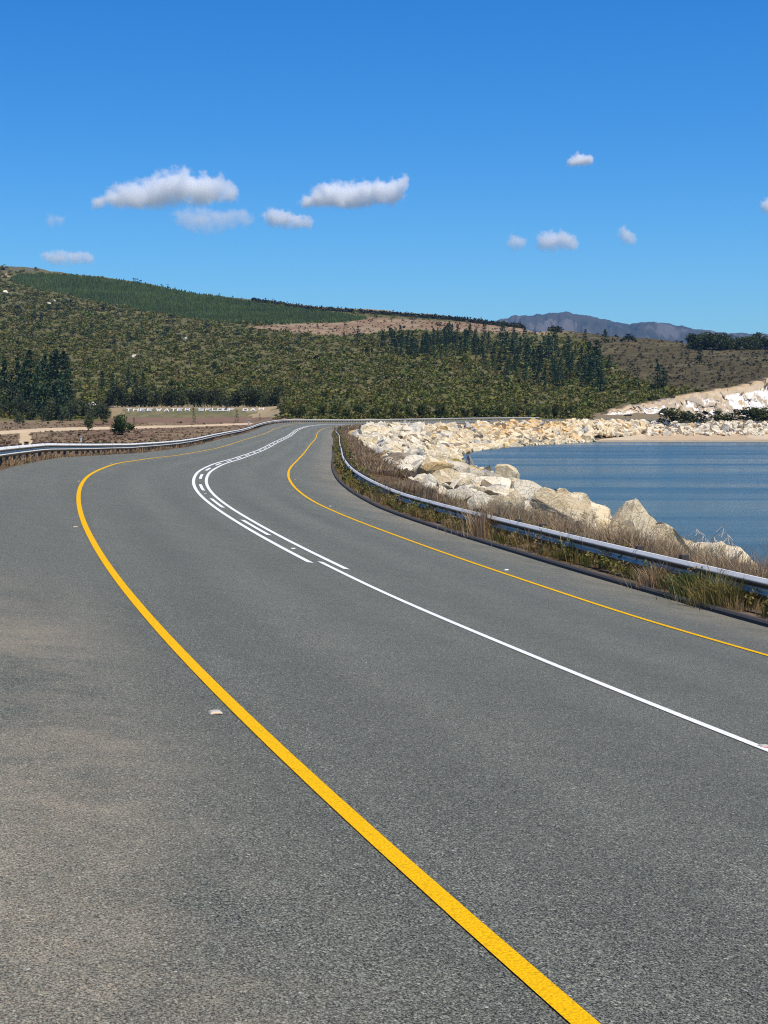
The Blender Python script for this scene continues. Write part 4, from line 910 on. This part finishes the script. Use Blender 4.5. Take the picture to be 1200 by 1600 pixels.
# tall stand at the left foot of the hill
for x, yb, yt in [(2, 642, 573), (11, 640, 562), (22, 636, 577), (32, 645, 556), (41, 640, 571), (50, 648, 546), (64, 640, 561), (74, 648, 553), (84, 645, 551), (92, 655, 545), (103, 648, 548), (110, 640, 572), (58, 655, 585), (98, 656, 580)]:
    tree('pine_tree', PV, x, yb, yt, 'tall dark pine in the dense stand at the left foot of the hill', 'pine tree', 'pines of the left stand', ymin=480)
for (x, yb, yt), lab in zip([(163, 612, 578), (179, 612, 580), (203, 610, 575), (214, 608, 579), (226, 604, 582), (128, 612, 595)],
    ['slim pine first to the right of the left stand, second from it', 'dark pine just left of the close pair above the letters', 'taller pine of the close pair above the white letters', 'shorter pine of the close pair above the white letters', 'slender small pine right of the close pair', 'small lone pine just right of the tall left stand']):
    tree('pine_tree', PV, x, yb, yt, lab, 'pine tree', wide=1.25)
tree('pine_tree', PV, 560, 536, 508, 'lone pine standing apart left of the middle pine wood', 'pine tree', wide=1.2)
# middle wood
def fill(poly, n, sep, hmin, hmax, label, group, wide=1.1, var=PV, name='pine_tree', cat='pine tree', parts=True):
    xs, ys = zip(*poly); pts = []
    for _ in range(n * 60):
        x = tr_.uniform(min(xs), max(xs)); y = tr_.uniform(min(ys), max(ys))
        if not inpoly(np.array([x]), np.array([y]), poly)[0]: continue
        if any(abs(x - a) < sep and abs(y - b) < sep * .7 for a, b in pts): continue
        pts.append((x, y))
        if len(pts) >= n: break
    for x, y in pts:
        h = hmin * .7 + (hmax - hmin * .7) * tr_.uniform() ** 1.3; tree(name, var, x, y, y - h, label, cat, group, parts, wide=wide * 1.15)
fill([(590, 538), (640, 536), (695, 545), (690, 566), (640, 562), (600, 550)], 38, 5, 20, 32, 'dark pine in the middle wood beneath the brown clearing', 'pines of the middle wood')
fill([(678, 528), (745, 530), (750, 556), (720, 558), (685, 548)], 30, 5, 20, 32, 'dark pine in the denser right half of the middle wood', 'pines right of the middle wood')
fill([(748, 530), (800, 530), (880, 548), (940, 575), (945, 605), (880, 612), (800, 600), (752, 570)], 74, 6, 22, 38, 'dark pine in the wood on the slope behind the far road', 'pines behind the far road', wide=1.2)
for (x, yb, yt), lab in zip([(886, 546, 525), (930, 580, 530), (912, 534, 514), (943, 535, 514), (950, 575, 553), (1025, 606, 567), (1034, 607, 574), (1090, 569, 542), (924, 600, 560), (937, 612, 572)],
    ['dark pine below the tan ridge left of the skyline pair', 'large dark pine rising near the skyline at the wood edge', 'left pine of the two against the blue mountain', 'right pine of the two against the blue mountain', 'small slim pine right of the large one, on open ground', 'tall dark pine of the pair above the rock cutting', 'shorter dark pine of the pair above the rock cutting', 'lone dark pine on the brown slope below the broad grove', 'bushy pine at the lower edge of the wood', 'dark pine lowest at the right end of the wood']):
    tree('pine_tree', PV, x, yb, yt, lab, 'pine tree', wide=1.75)
tree('spreading_tree', FV, 979, 534.5, 520, 'flat dark spreading tree alone on the skyline before the blue mountain', 'tree', wide=.95)
for i, (x, yb, yt) in enumerate([(1078, 543, 520), (1092, 545, 517), (1106, 545, 518), (1120, 546, 519), (1134, 545, 521), (1146, 544, 525), (1160, 545, 525), (1172, 545, 520), (1184, 545, 518), (1198, 545, 522), (1212, 546, 520), (1230, 546, 522), (1250, 547, 522)]):
    tree('broad_tree', RVE, x, yb + 1, yt, 'broad dark green tree in the grove on the right skyline', 'tree', 'grove on the right skyline', wide=.95)
# grey green wattles along the foot of the hill and behind the bank
for x in list(np.arange(118, 440, 8.5)) + list(np.arange(-10, 118, 10)):
    xx = x + tr_.normal(0, 2); yb = 636 if xx > 165 else 652 + tr_.uniform(-6, 12); h = tr_.uniform(22, 36)
    tree('wattle_tree', RVW, xx, yb + (.5 if xx > 165 else 0), yb - h, 'grey green bushy tree in the belt behind the bank and the white letters' if xx > 165 else 'grey green bushy tree at the foot of the tall left pines', 'tree', 'bushy trees behind the bank' if xx > 165 else 'bushy trees under the left pines', wide=.8, ymin=531 if xx > 165 else 470)
for x in np.arange(444, 905, 9.5):
    xx = x + tr_.normal(0, 3); yb = 652.5; h = tr_.uniform(12, 26)
    tree('roadside_bush', RVB, xx, yb, yb - h, 'olive bushy tree in the hedge behind the far guard rail', 'bush', 'bushes behind the far guard rail', wide=.8, ymin=425)
# individual shrubs on the field
tree('round_bush', RVG, 193, 680, 645, 'round bright green bush on the brown field by the dirt track', 'bush', wide=1.05, ymin=200)
tree('bush', RVB, 140, 673, 652, 'sparse green bush left of the round bright one at the track', 'bush', wide=.9, ymin=200)
tree('conifer', PS, 211, 664, 651, 'small dark conifer just right of the round bright bush', 'conifer', wide=1.0)
tree('conifer', PS, 304, 663.5, 637, 'tallest grey green conifer in front of the letter bank', 'conifer', wide=.85)
tree('conifer', PS, 371, 660, 640, 'grey bushy conifer at the right end of the bank', 'conifer', wide=1.0)
tree('conifer', PS, 407, 656, 645, 'small conifer beside the guard rail at the end of the bank', 'conifer', wide=1.0, ymin=400)
for x, yb, yt, lab in [(38, 668, 655, 'small dark bush left of the track fork'), (77, 665, 652, 'dark bush above the track fork'), (82, 681, 672, 'low dark green bush on the field right of the track fork'), (112, 680, 672, 'low wide bush on the field between the track fork and green bush'), (125, 681, 674, 'low olive bush next to the wide low bush')]:
    tree('low_bush', DK, x, yb, yt, lab, 'bush', wide=2.4 if yb > 670 else 1.1, ymin=200)
# scattered dark conifers and shrubs over the slope
pts = []
for _ in range(4000):
    x = tr_.uniform(0, 900); y = tr_.uniform(480, 640)
    if inpoly(np.array([x]), np.array([y]), PLANT)[0] or inpoly(np.array([x]), np.array([y]), CLEAR)[0]: continue
    lim = np.interp(x, [0, 120, 240, 400, 600, 900], [455, 475, 497, 515, 530, 560])
    if y < lim or any(abs(x - a) < 7.5 and abs(y - b) < 5 for a, b in pts): continue
    dens = .9 if (x < 260 and y < 540) else .45
    if tr_.uniform() < dens: pts.append((x, y))
    if len(pts) >= 285: break
for x, y in pts:
    h = tr_.uniform(7, 15) * (1.2 if x < 280 else .95)
    tree('dark_shrub', PS if tr_.uniform() < .62 else DK, x, y, y - h, 'small dark shrub dotted over the olive hillside', 'shrub', 'dark shrubs on the hillside', False, wide=1.25)
for _ in range(48):
    x = tr_.uniform(945, 1195); y = tr_.uniform(545, np.interp(x, [945, 1100, 1200], [612, 600, 578]))
    h = tr_.uniform(5, 11); tree('dark_shrub', DK, x, y, y - h, 'small dark bush on the brown slope above the rock cutting', 'shrub', 'dark bushes above the rock cutting', False, wide=1.3)
for x, yt in [(32, 409), (38, 412), (62, 416), (75, 419), (213, 434), (219, 434), (224, 437), (231, 440), (256, 443), (266, 443), (271, 444), (277, 447), (310, 454), (322, 457), (345, 458), (366, 463), (380, 465), (418, 468), (440, 473), (472, 476), (516, 480), (545, 483), (584, 486)]:
    yb = float(np.interp(x, [0, 50, 100, 200, 300, 400, 500, 600], [414, 414, 425, 440, 455, 470, 482, 489])) + (8 if x == 62 else 1.5)
    tree('ridge_tree', DK, x, yb, yb - max(5, yb - yt), 'small tree silhouetted on the left ridge line', 'tree', 'trees on the left ridge line', False, wide=1.2 if x != 62 else 1.5, ymin=1200)
# dark bushes on the lake side of the far road
for x in np.arange(1036, 1300, 7):
    xx = x + tr_.normal(0, 2); b = 663 if xx < 1100 else 661; h = tr_.uniform(13, 25) + (6 if xx < 1052 else 0) + np.clip((xx - 1130) / 10, 0, 7)
    tree('shore_bush', RVB if tr_.uniform() < .5 else DK, xx, b, b - h, 'dark green bush on the far shore between white rocks and cutting', 'bush', 'bushes on the far shore', False, wide=1.5, ymin=400)

# the shrub cover of the hill, beyond counting
def scatter_cover(name, n, region, sizes, pal, wts, kinds, label, cat, ymin=420, flat=.8, mat='cover', yr=(405, 655), xr=(-150, 1320), nq=30):
    x = tr_.uniform(*xr, n); y = tr_.uniform(*yr, n); k = region(x, y); x, y = x[k], y[k]; h, ok = hits(x, y, ymin); P = h[ok]
    VS, FS, CS = [], [], []; nb = 0; sz = tr_.lognormal(0, .35, len(P)) * np.interp(P[:, 1], [400, 700, 1200, 1900], sizes); pc = np.array(pal)[tr_.choice(len(pal), len(P), p=wts)]
    base = []
    for _ in range(24):
        d = tr_.normal(size=(nq, 3)); d[:, 2] = np.abs(d[:, 2]); d /= np.linalg.norm(d, axis=1)[:, None]; c = d * tr_.uniform(.35, 1, (nq, 1)) * np.array([.62, .62, flat]); v, f = leaf_quads(c, .14 if nq > 20 else .2, tr_, 0, .45); base.append((v.astype(np.float32), f, np.repeat(1 + tr_.normal(0, .13, nq), 4)))
    for i in range(len(P)):
        v, f, t = base[int(tr_.integers(24))]; VS.append(v * sz[i] + P[i]); FS.append(f + nb); nb += len(v); CS.append(pc[i][None] * t[:, None] * tr_.uniform(.85, 1.15))
    o = obj(name, mesh_data(name, np.concatenate(VS), np.concatenate(FS), M[mat], col=np.clip(np.concatenate(CS), .004, 1))); tag(o, label, cat, kind='stuff'); return o
def reg_hill(x, y):
    top = np.interp(x, [-150, 0, 100, 200, 300, 400, 600, 900], [405, 418, 426, 440, 455, 470, 490, 520])
    r = (y > top + 2) & ~inpoly(x, y, PLANT) & ~inpoly(x, y, CLEAR) & ~inpoly(x, y, SKYTAN) & ~inpoly(x, y, RHILL) & ~inpoly(x, y, BANK)
    r &= ~((x < 470) & (y > 655)) & ~((x > 925) & (y > np.interp(x, [925, 960, 985, 1050, 1100, 1150, 1200], [650, 640, 634, 622, 612, 603, 593]) - 2)) & (x < 1200)
    return r & (tr_.uniform(size=len(x)) < np.where(y < top + 25, .45, 1) * (fbm(x / 16, y / 7, 3, 71) + .5 + .35).clip(0, 1))
scatter_cover('hillside_shrubs', 44000, reg_hill, [1.5, 2.1, 3.0, 3.9], [(.140, .146, .026), (.165, .155, .032), (.112, .132, .026), (.195, .150, .046), (.070, .088, .022), (.225, .19, .068)], [.26, .25, .18, .12, .12, .07], None, 'olive fynbos scrub covering the hillside', 'shrubs', flat=.6)
scatter_cover('slope_scrub', 5200, lambda x, y: inpoly(x, y, RHILL) | inpoly(x, y, CLEAR), [.9, 1.2, 1.8, 2.2], [(.085, .066, .03), (.105, .078, .04), (.060, .062, .025), (.15, .11, .06)], [.35, .3, .2, .15], None, 'low brown scrub on the open slope and clearing', 'shrubs', flat=.6, nq=10, yr=(490, 615), xr=(380, 1260))
scatter_cover('field_scrub', 3000, lambda x, y: (y > 661) & ~inpoly(x, y, TRACK) & ~inpoly(x, y, SPUR) & (tr_.uniform(size=len(x)) < .8), [.42, .55, 1, 1], [(.195, .112, .066), (.24, .155, .088), (.155, .128, .05), (.13, .082, .046)], [.42, .25, .2, .13], None, 'reddish brown heath on the field beside the track', 'shrubs', ymin=210, flat=.42, nq=14, yr=(660, 702), xr=(-120, 400))
# young plantation in rows along the contour
def reg_plant(x, y): return inpoly(x, y, PLANT)
x = tr_.uniform(0, 580, 42000); y = tr_.uniform(425, 508, 42000); k = reg_plant(x, y + tr_.normal(0, .8, len(x))); h, ok = hits(x[k], y[k], 800); Pp = h[ok]
Pp[:, 1] = np.round(Pp[:, 1] / 7) * 7 + tr_.normal(0, .5, len(Pp)); Pp[:, 2] = ground_z(Pp[:, 0], Pp[:, 1])
vv = []; 
cone = np.array([(1, 0, 0), (.31, .95, 0), (-.81, .59, 0), (-.81, -.59, 0), (.31, -.95, 0), (0, 0, 1)], float); cf = np.array([(i, (i + 1) % 5, 5) for i in range(5)])
hgt = tr_.uniform(1.5, 3.2, len(Pp)); V = cone[None] * np.stack([hgt * .36, hgt * .36, hgt], 1)[:, None] + Pp[:, None] + tr_.normal(0, .18, (len(Pp), 6, 3)); Fc = cf[None] + (np.arange(len(Pp)) * 6)[:, None, None]
pcol = np.array((.070, .102, .028)) * tr_.uniform(.6, 1.45, (len(Pp), 1)) * (1 + .7 * fbm(Pp[:, 0] / 40, Pp[:, 1] / 40, 3, 81))[:, None]
o = obj('young_pine_plantation', mesh_data('young_pine_plantation', V.reshape(-1, 3), Fc.reshape(-1, 3), M['cover'], col=np.repeat(np.clip(pcol, .004, 1), 6, 0))); tag(o, 'smooth dark green plantation of young pines on the upper slope', 'plantation', kind='stuff')
# dark firebreak hedge along the ridge road
hx = np.arange(396, 874, .8); hy = np.interp(hx, [396, 480, 600, 700, 800, 905], [470.5, 483, 491.5, 499.5, 511, 522]) + tr_.normal(0, .5, len(hx)); h, ok = hits(hx, hy, 1000); Hp = h[ok]; C = np.repeat(Hp, 9, 0) + tr_.normal(0, 1, (len(Hp) * 9, 3)) * np.array([1.0, 1.2, .9]) + np.array([0, 0, 1.4]); V, Fq = leaf_quads(C, .85, tr_)
o = obj('hedge', mesh_data('hedge', V, Fq, M['cover'], col=np.clip(np.repeat(clump_tone(C, tr_, (.050, .050, .026), .3, .2), 4, 0), .004, 1))); tag(o, 'dark line of bushes along the tan ridge', 'hedge')

# ------------------------------------------------------------------ white letters laid out on the bank
M['letter'] = mat_plain('whitewashed_stone', (.70, .67, .62), .9, 0, .12, 3, .03)
GLY = {  # strokes in a 1 x 1.25 cell
 'T': [(0, 1.25, 1, 1.25), (.5, 0, .5, 1.25)], 'H': [(0, 0, 0, 1.25), (1, 0, 1, 1.25), (0, .62, 1, .62)], 'E': [(0, 0, 0, 1.25), (0, 0, 1, 0), (0, .62, .8, .62), (0, 1.25, 1, 1.25)],
 'W': [(0, 1.25, .25, 0), (.25, 0, .5, .8), (.5, .8, .75, 0), (.75, 0, 1, 1.25)], 'A': [(0, 0, .5, 1.25), (.5, 1.25, 1, 0), (.22, .45, .78, .45)], 'R': [(0, 0, 0, 1.25), (0, 1.25, .8, 1.25), (.9, 1.15, .9, .75), (0, .62, .8, .62), (.4, .6, 1, 0)],
 'S': [(0, 0, .9, 0), (1, .1, 1, .55), (.1, .62, .9, .62), (0, .7, 0, 1.15), (.1, 1.25, 1, 1.25)], 'K': [(0, 0, 0, 1.25), (0, .6, 1, 1.25), (.2, .7, 1, 0)], 'L': [(0, 0, 0, 1.25), (0, 0, 1, 0)], 'O': [(0, .12, 0, 1.13), (.1, 0, .9, 0), (1, .12, 1, 1.13), (.1, 1.25, .9, 1.25)],
 'F': [(0, 0, 0, 1.25), (0, .62, .8, .62), (0, 1.25, 1, 1.25)], 'D': [(0, 0, 0, 1.25), (0, 0, .75, 0), (1, .25, 1, 1), (0, 1.25, .75, 1.25), (.75, 0, 1, .25), (.75, 1.25, 1, 1)], 'M': [(0, 0, 0, 1.25), (0, 1.25, .5, .5), (.5, .5, 1, 1.25), (1, 0, 1, 1.25)]}
txt = 'THEEWATERSKLOOFDAM'; lx = [202, 213.5, 224, 235, 249, 261.5, 272, 282, 294, 315, 326, 336, 344.5, 353.5, 362.5, 384, 396, 409]
nth = ['first', 'second', 'third', 'fourth']; seen = {}
a0 = np.array([0, 520.3]); slope = math.atan2(2.0, 3.4)
for ch, x in zip(txt, lx):
    Yc = 521.2; X = (x - 600) / (F * CP) * Yc; z0 = float(ground_z(np.array([X]), np.array([Yc]))[0]); z1 = float(ground_z(np.array([X]), np.array([Yc + 2.9]))[0]); sl = math.atan2(z1 - z0, 2.9)
    m = MB(); sw = 1.5; shh = 1.5
    for q in GLY[ch]:
        ax, ay, bx, by = q[0] * sw, q[1] * shh, q[2] * sw, q[3] * shh; L = math.hypot(bx - ax, by - ay) + .36; an = math.atan2(by - ay, bx - ax)
        m.box(((ax + bx) / 2 - sw / 2, (ay + by) / 2, .12 + .006 * random.random()), (L, .32, .28 + .02 * random.random()), Matrix.Rotation(an, 3, 'Z'), taper=.9)
    o = obj('stone_letter', m.mesh('stone_letter', M['letter']), None, (X, Yc, z0 + .02)); o.rotation_euler = (sl, 0, 0)
    seen[ch] = seen.get(ch, 0) + 1; tot = txt.count(ch)
    tag(o, ('white stone letter %s lying on the grassy bank' % ch) if tot == 1 else ('white stone letter %s on the bank, the %s %s of the row' % (ch, nth[seen[ch] - 1], ch)), 'letter', 'white letters on the bank')

# ------------------------------------------------------------------ small posts and signs
M['wht'] = mat_plain('weathered_white', (.62, .58, .50), .8, 0, .2, 5); M['redp'] = mat_plain('red_primer', (.30, .10, .07), .7, 0, .3, 5); M['dark'] = mat_plain('dark_board', (.05, .035, .03), .7, 0, .3, 4)
p = hit(1004 - 23, 660, 300); s_, o_ = nearest(p[:1], p[1:2]); q = road_pt(s_, ER + 1.2)[0]
px0 = 981; best = min(np.arange(430, 520, .5), key=lambda s: abs(topix(*road_pt(s, ER + 1.3))[0] - px0)); q = road_pt(best, ER + 1.3)
t = empty('road_sign', q, 0); tag(t, 'low dark sign board on two reddish posts beside the far road', 'road sign')
m = MB(); m.box((0, 0, 2.05), (2.5, .08, .42)); m.box((0, -.05, 2.05), (2.3, .03, .3)); obj('board', m.mesh('board', M['dark']), t)
for sx in (-.72, .72):
    m = MB(); m.tube([(sx, 0, -.3), (sx, 0, 1.86)], [.06, .06], 8); obj('post', m.mesh('post', M['redp']), t)
def pillar(name, x, yb, h, mat, label, cat, w=.35, ymin=200):
    hh, ok = hits(np.array([float(x)]), np.array([float(yb)]), ymin); p = hh[0]; H = h * p[1] / F; m = MB(); m.box((0, 0, H / 2 - .1), (w, w, H + .2), taper=.92); m.box((0, 0, H + .04), (w * 1.25, w * 1.25, .1)); o = obj(name, m.mesh(name, mat), None, p); tag(o, label, cat)
pillar('stone_pillar', 389.5, 664, 8, M['wht'], 'short whitish pillar beside the rail at the end of the track', 'pillar', .6)
pillar('beacon', 638, 629, 8, M['wht'], 'slim white beacon post among bushes on the slope', 'post', .5, 430)
pillar('marker_post', 128, 691, 9, M['wht'], 'pale marker post with dark plate on the field behind the rail', 'post', .3)
pillar('marker_post', 43, 700, 9, M['dark'], 'dark square marker post just behind the outer rail', 'post', .55, 60)
for x, y, w_, lab in [(88, 474, 2.6, 'pale boulder high on the left slope below the plantation'), (82, 478, 1.8, 'smaller pale stone beside the boulder high on the left slope'), (148, 638, 1.5, 'white stone at the edge of the belt left of the letters'), (15, 459, 2.2, 'pale stone near the left edge of the upper slope'), (292, 533, 1.6, 'single pale stone on the olive slope above the letters'), (213, 560, 1.4, 'single white stone above the close pair of pines')]:
    hh, ok = hits(np.array([float(x)]), np.array([float(y)]), 400); v, f = VAR[3][int(tr_.integers(14))]; o = obj('hill_boulder', mesh_data('hill_boulder', v, f, ROCKC['white']), None, hh[0] + np.array([0, -1.5, w_ * .8]), 0, w_ * 2.2); tag(o, lab, 'boulder')

# ------------------------------------------------------------------ sky, sun, camera
SUN_EL = math.radians(67); SUN_AZ = math.radians(127)      # azimuth clockwise from straight ahead (+Y)
w = bpy.data.worlds.new('World'); SC.world = w; w.use_nodes = True
nt = w.node_tree; bg = nt.nodes['Background']; sky = nt.nodes.new('ShaderNodeTexSky'); sky.sky_type = 'NISHITA'; sky.sun_disc = False
sky.sun_elevation = SUN_EL; sky.sun_rotation = SUN_AZ; sky.altitude = 300; sky.air_density = 1.0; sky.dust_density = .35; sky.ozone_density = 3.5
hs = nt.nodes.new('ShaderNodeHueSaturation'); hs.inputs['Saturation'].default_value = 1.42; nt.links.new(sky.outputs[0], hs.inputs['Color'])
tn = nt.nodes.new('ShaderNodeMix'); tn.data_type = 'RGBA'; tn.blend_type = 'MULTIPLY'; tn.inputs[0].default_value = 1; tn.inputs[7].default_value = (.55, .90, 1.17, 1)
nt.links.new(hs.outputs[0], tn.inputs[6]); nt.links.new(tn.outputs[2], bg.inputs['Color']); bg.inputs['Strength'].default_value = .12
sd = bpy.data.lights.new('sun', 'SUN'); sd.energy = 4.8; sd.angle = math.radians(.53); sd.color = (1, .925, .80)
so = bpy.data.objects.new('sun', sd); link(so)
dv = Vector((math.sin(SUN_AZ) * math.cos(SUN_EL), math.cos(SUN_AZ) * math.cos(SUN_EL), math.sin(SUN_EL))); so.rotation_euler = dv.to_track_quat('Z', 'Y').to_euler()
cd = bpy.data.cameras.new('camera'); cam = bpy.data.objects.new('camera', cd); link(cam); cam.location = (0, 0, CZ); cam.rotation_euler = (math.pi / 2 - PITCH, 0, 0)
cd.sensor_fit = 'VERTICAL'; cd.sensor_height = 24; cd.lens = F / 1600 * 24; cd.clip_start = .1; cd.clip_end = 40000
SC.camera = cam
SC.view_settings.view_transform = 'Standard'; SC.view_settings.look = 'None'; SC.view_settings.exposure = 0; SC.view_settings.gamma = 1
SC.cycles.max_bounces = 6; SC.cycles.diffuse_bounces = 3; SC.cycles.glossy_bounces = 3; SC.cycles.transmission_bounces = 3; SC.cycles.transparent_max_bounces = 8
SC.cycles.use_denoising = True

# ------------------------------------------------------------------ fair-weather clouds
def cloud(label, D, puffs, dens, base=None, grow=1.0, soft=.55):
    """puffs: (x, y, r) in photo pixels at distance D"""
    k = D / F; pts = []
    for i, (x, y, r) in enumerate(puffs):
        q = dirpix(x, y); q = q / q[1] * D; pts.append((Vector((q[0], D + math.sin(i * 2.4) * r * k * .5, CZ + q[2])), r * k * (1.5 if grow == 1 else 1.75)))
    cen = sum((p for p, r in pts), Vector()) / len(pts); import bmesh
    bm = bmesh.new(); V = []
    for p, r in pts:
        for v in ICO[2][0]: V.append(bm.verts.new(p - cen + Vector(v) * r))
    h = bmesh.ops.convex_hull(bm, input=V); bmesh.ops.delete(bm, geom=[g for g in bm.verts if not g.link_faces], context='VERTS'); bmesh.ops.recalc_face_normals(bm, faces=bm.faces[:]); me = bpy.data.meshes.new('cloud'); bm.to_mesh(me); bm.free()
    t = NT('cloud_vapour'); co = t.n('TexCoord').outputs['Object']; S = sum(r for p, r in pts) / len(pts)
    wn = t.n('TexNoise'); wn.inputs['Scale'].default_value = 1.1 / S; wn.inputs['Detail'].default_value = 2; t.l(co, wn.inputs['Vector'])
    wv = t.n('VectorMath', operation='MULTIPLY_ADD'); t.l(wn.outputs['Color'], wv.inputs[0]); wv.inputs[1].default_value = (S * .7,) * 3; ad = t.n('VectorMath', operation='ADD'); t.l(co, ad.inputs[0]); ad.inputs[1].default_value = (-S * .35,) * 3; t.l(ad.outputs[0], wv.inputs[2])
    f = None
    for p, r in pts:
        dn = t.n('VectorMath', operation='DISTANCE'); t.l(wv.outputs[0], dn.inputs[0]); dn.inputs[1].default_value = p - cen
        v = t.math('MULTIPLY_ADD', dn.outputs['Value'], -1 / r, 1.0); f = v if f is None else t.math('SMOOTH_MAX', f, v, .3)
    n1 = t.noise(co, 2.1 / S, 6, .60); f = t.math('ADD', f, t.math('MULTIPLY_ADD', n1, 1.25, -.625 - .40))
    f = t.math('MULTIPLY', f, 1 / soft, clamp=True)
    if base is not None:
        q = dirpix(600, base); zb = CZ + q[2] / q[1] * D - cen.z; sp = t.n('SeparateXYZ'); t.l(wv.outputs[0], sp.inputs[0]); f = t.math('MULTIPLY', f, t.math('MULTIPLY_ADD', sp.outputs[2], 1 / (S * .35), -zb / (S * .35), clamp=True))
    pv = t.n('VolumePrincipled'); pv.inputs['Color'].default_value = (1, 1, 1, 1); pv.inputs['Anisotropy'].default_value = 0.0; t.l(t.math('MULTIPLY', f, dens * .85 / S), pv.inputs['Density']); t.l(pv.outputs[0], t.out.inputs['Volume'])
    me.materials.append(t.m); o = obj('cloud', me, None, cen); tag(o, label, 'cloud', 'small clouds in the blue sky'); return o
cloud('largest white cloud, long and humped, at upper left', 8000, [(156, 319, 19), (180, 315, 22), (205, 309, 26), (232, 303, 30), (258, 297, 32), (286, 291, 33), (312, 293, 29), (338, 295, 26), (358, 298, 19)], 7.5, 326)
cloud('second largest white cloud with a curl at its right end', 8000, [(480, 316, 16), (498, 312, 21), (520, 307, 25), (545, 305, 25), (570, 303, 25), (595, 301, 24), (614, 298, 21), (628, 291, 16), (631, 282, 10)], 7.5, 326)
cloud('thin grey streak of cloud below the largest one', 9000, [(288, 340, 20), (304, 342, 21), (322, 344, 23), (342, 343, 22), (362, 341, 20), (382, 340, 18)], 1.7)
cloud('small white tapering cloud below and between the two largest', 9000, [(424, 338, 15), (436, 340, 16), (450, 343, 15), (464, 345, 14), (480, 348, 12)], 4.5, None)
cloud('pale flat streak of cloud just above the left ridge', 10000, [(76, 401, 12), (88, 402, 13), (100, 402, 13), (112, 402, 13), (124, 402, 13), (138, 403, 12)], 2.6)
cloud('smallest bright cloud standing alone high on the right', 8000, [(896, 254, 11), (907, 250, 14), (919, 252, 11)], 8, 260)
cloud('faint round puff left of the wispy cloud over the mountain', 9500, [(802, 377, 13), (812, 378, 13)], 2.6)
cloud('wispy white cloud above the blue mountain', 9500, [(850, 376, 15), (862, 375, 18), (878, 376, 18), (895, 378, 14)], 4)
cloud('tiny slanting wisp right of the cloud above the mountain', 9500, [(974, 362, 11), (980, 368, 13), (986, 375, 10)], 2.6)
cloud('cloud cut by the right edge of the picture', 8500, [(1199, 321, 12), (1215, 320, 17), (1232, 321, 14)], 6)
cloud('very faint speck of cloud at the far left', 9500, [(80, 344, 12), (92, 343, 11)], 1.0)
SC.cycles.volume_bounces = 40; SC.cycles.volume_step_rate = .35; SC.cycles.volume_max_steps = 512
SC.cycles.max_bounces = 42

# ------------------------------------------------------------------ clear mountain air
hz = MB(); hz.box((0, 5600, 293), (9000, 11600, 620)); hm = NT('air'); hv = hm.n('VolumePrincipled'); hv.inputs['Color'].default_value = (.24, .52, 1.0, 1); hv.inputs['Density'].default_value = 3.3e-5; hm.l(hv.outputs[0], hm.out.inputs['Volume'])
o = obj('haze', hz.mesh('haze', hm.m)); tag(o, kind='stuff')
SC.cycles.use_denoising = True; SC.cycles.denoiser = 'OPENIMAGEDENOISE'; SC.cycles.denoising_input_passes = 'RGB_ALBEDO_NORMAL'; SC.cycles.denoising_prefilter = 'NONE'; SC.cycles.filter_width = 1.1; SC.cycles.sample_clamp_indirect = 4
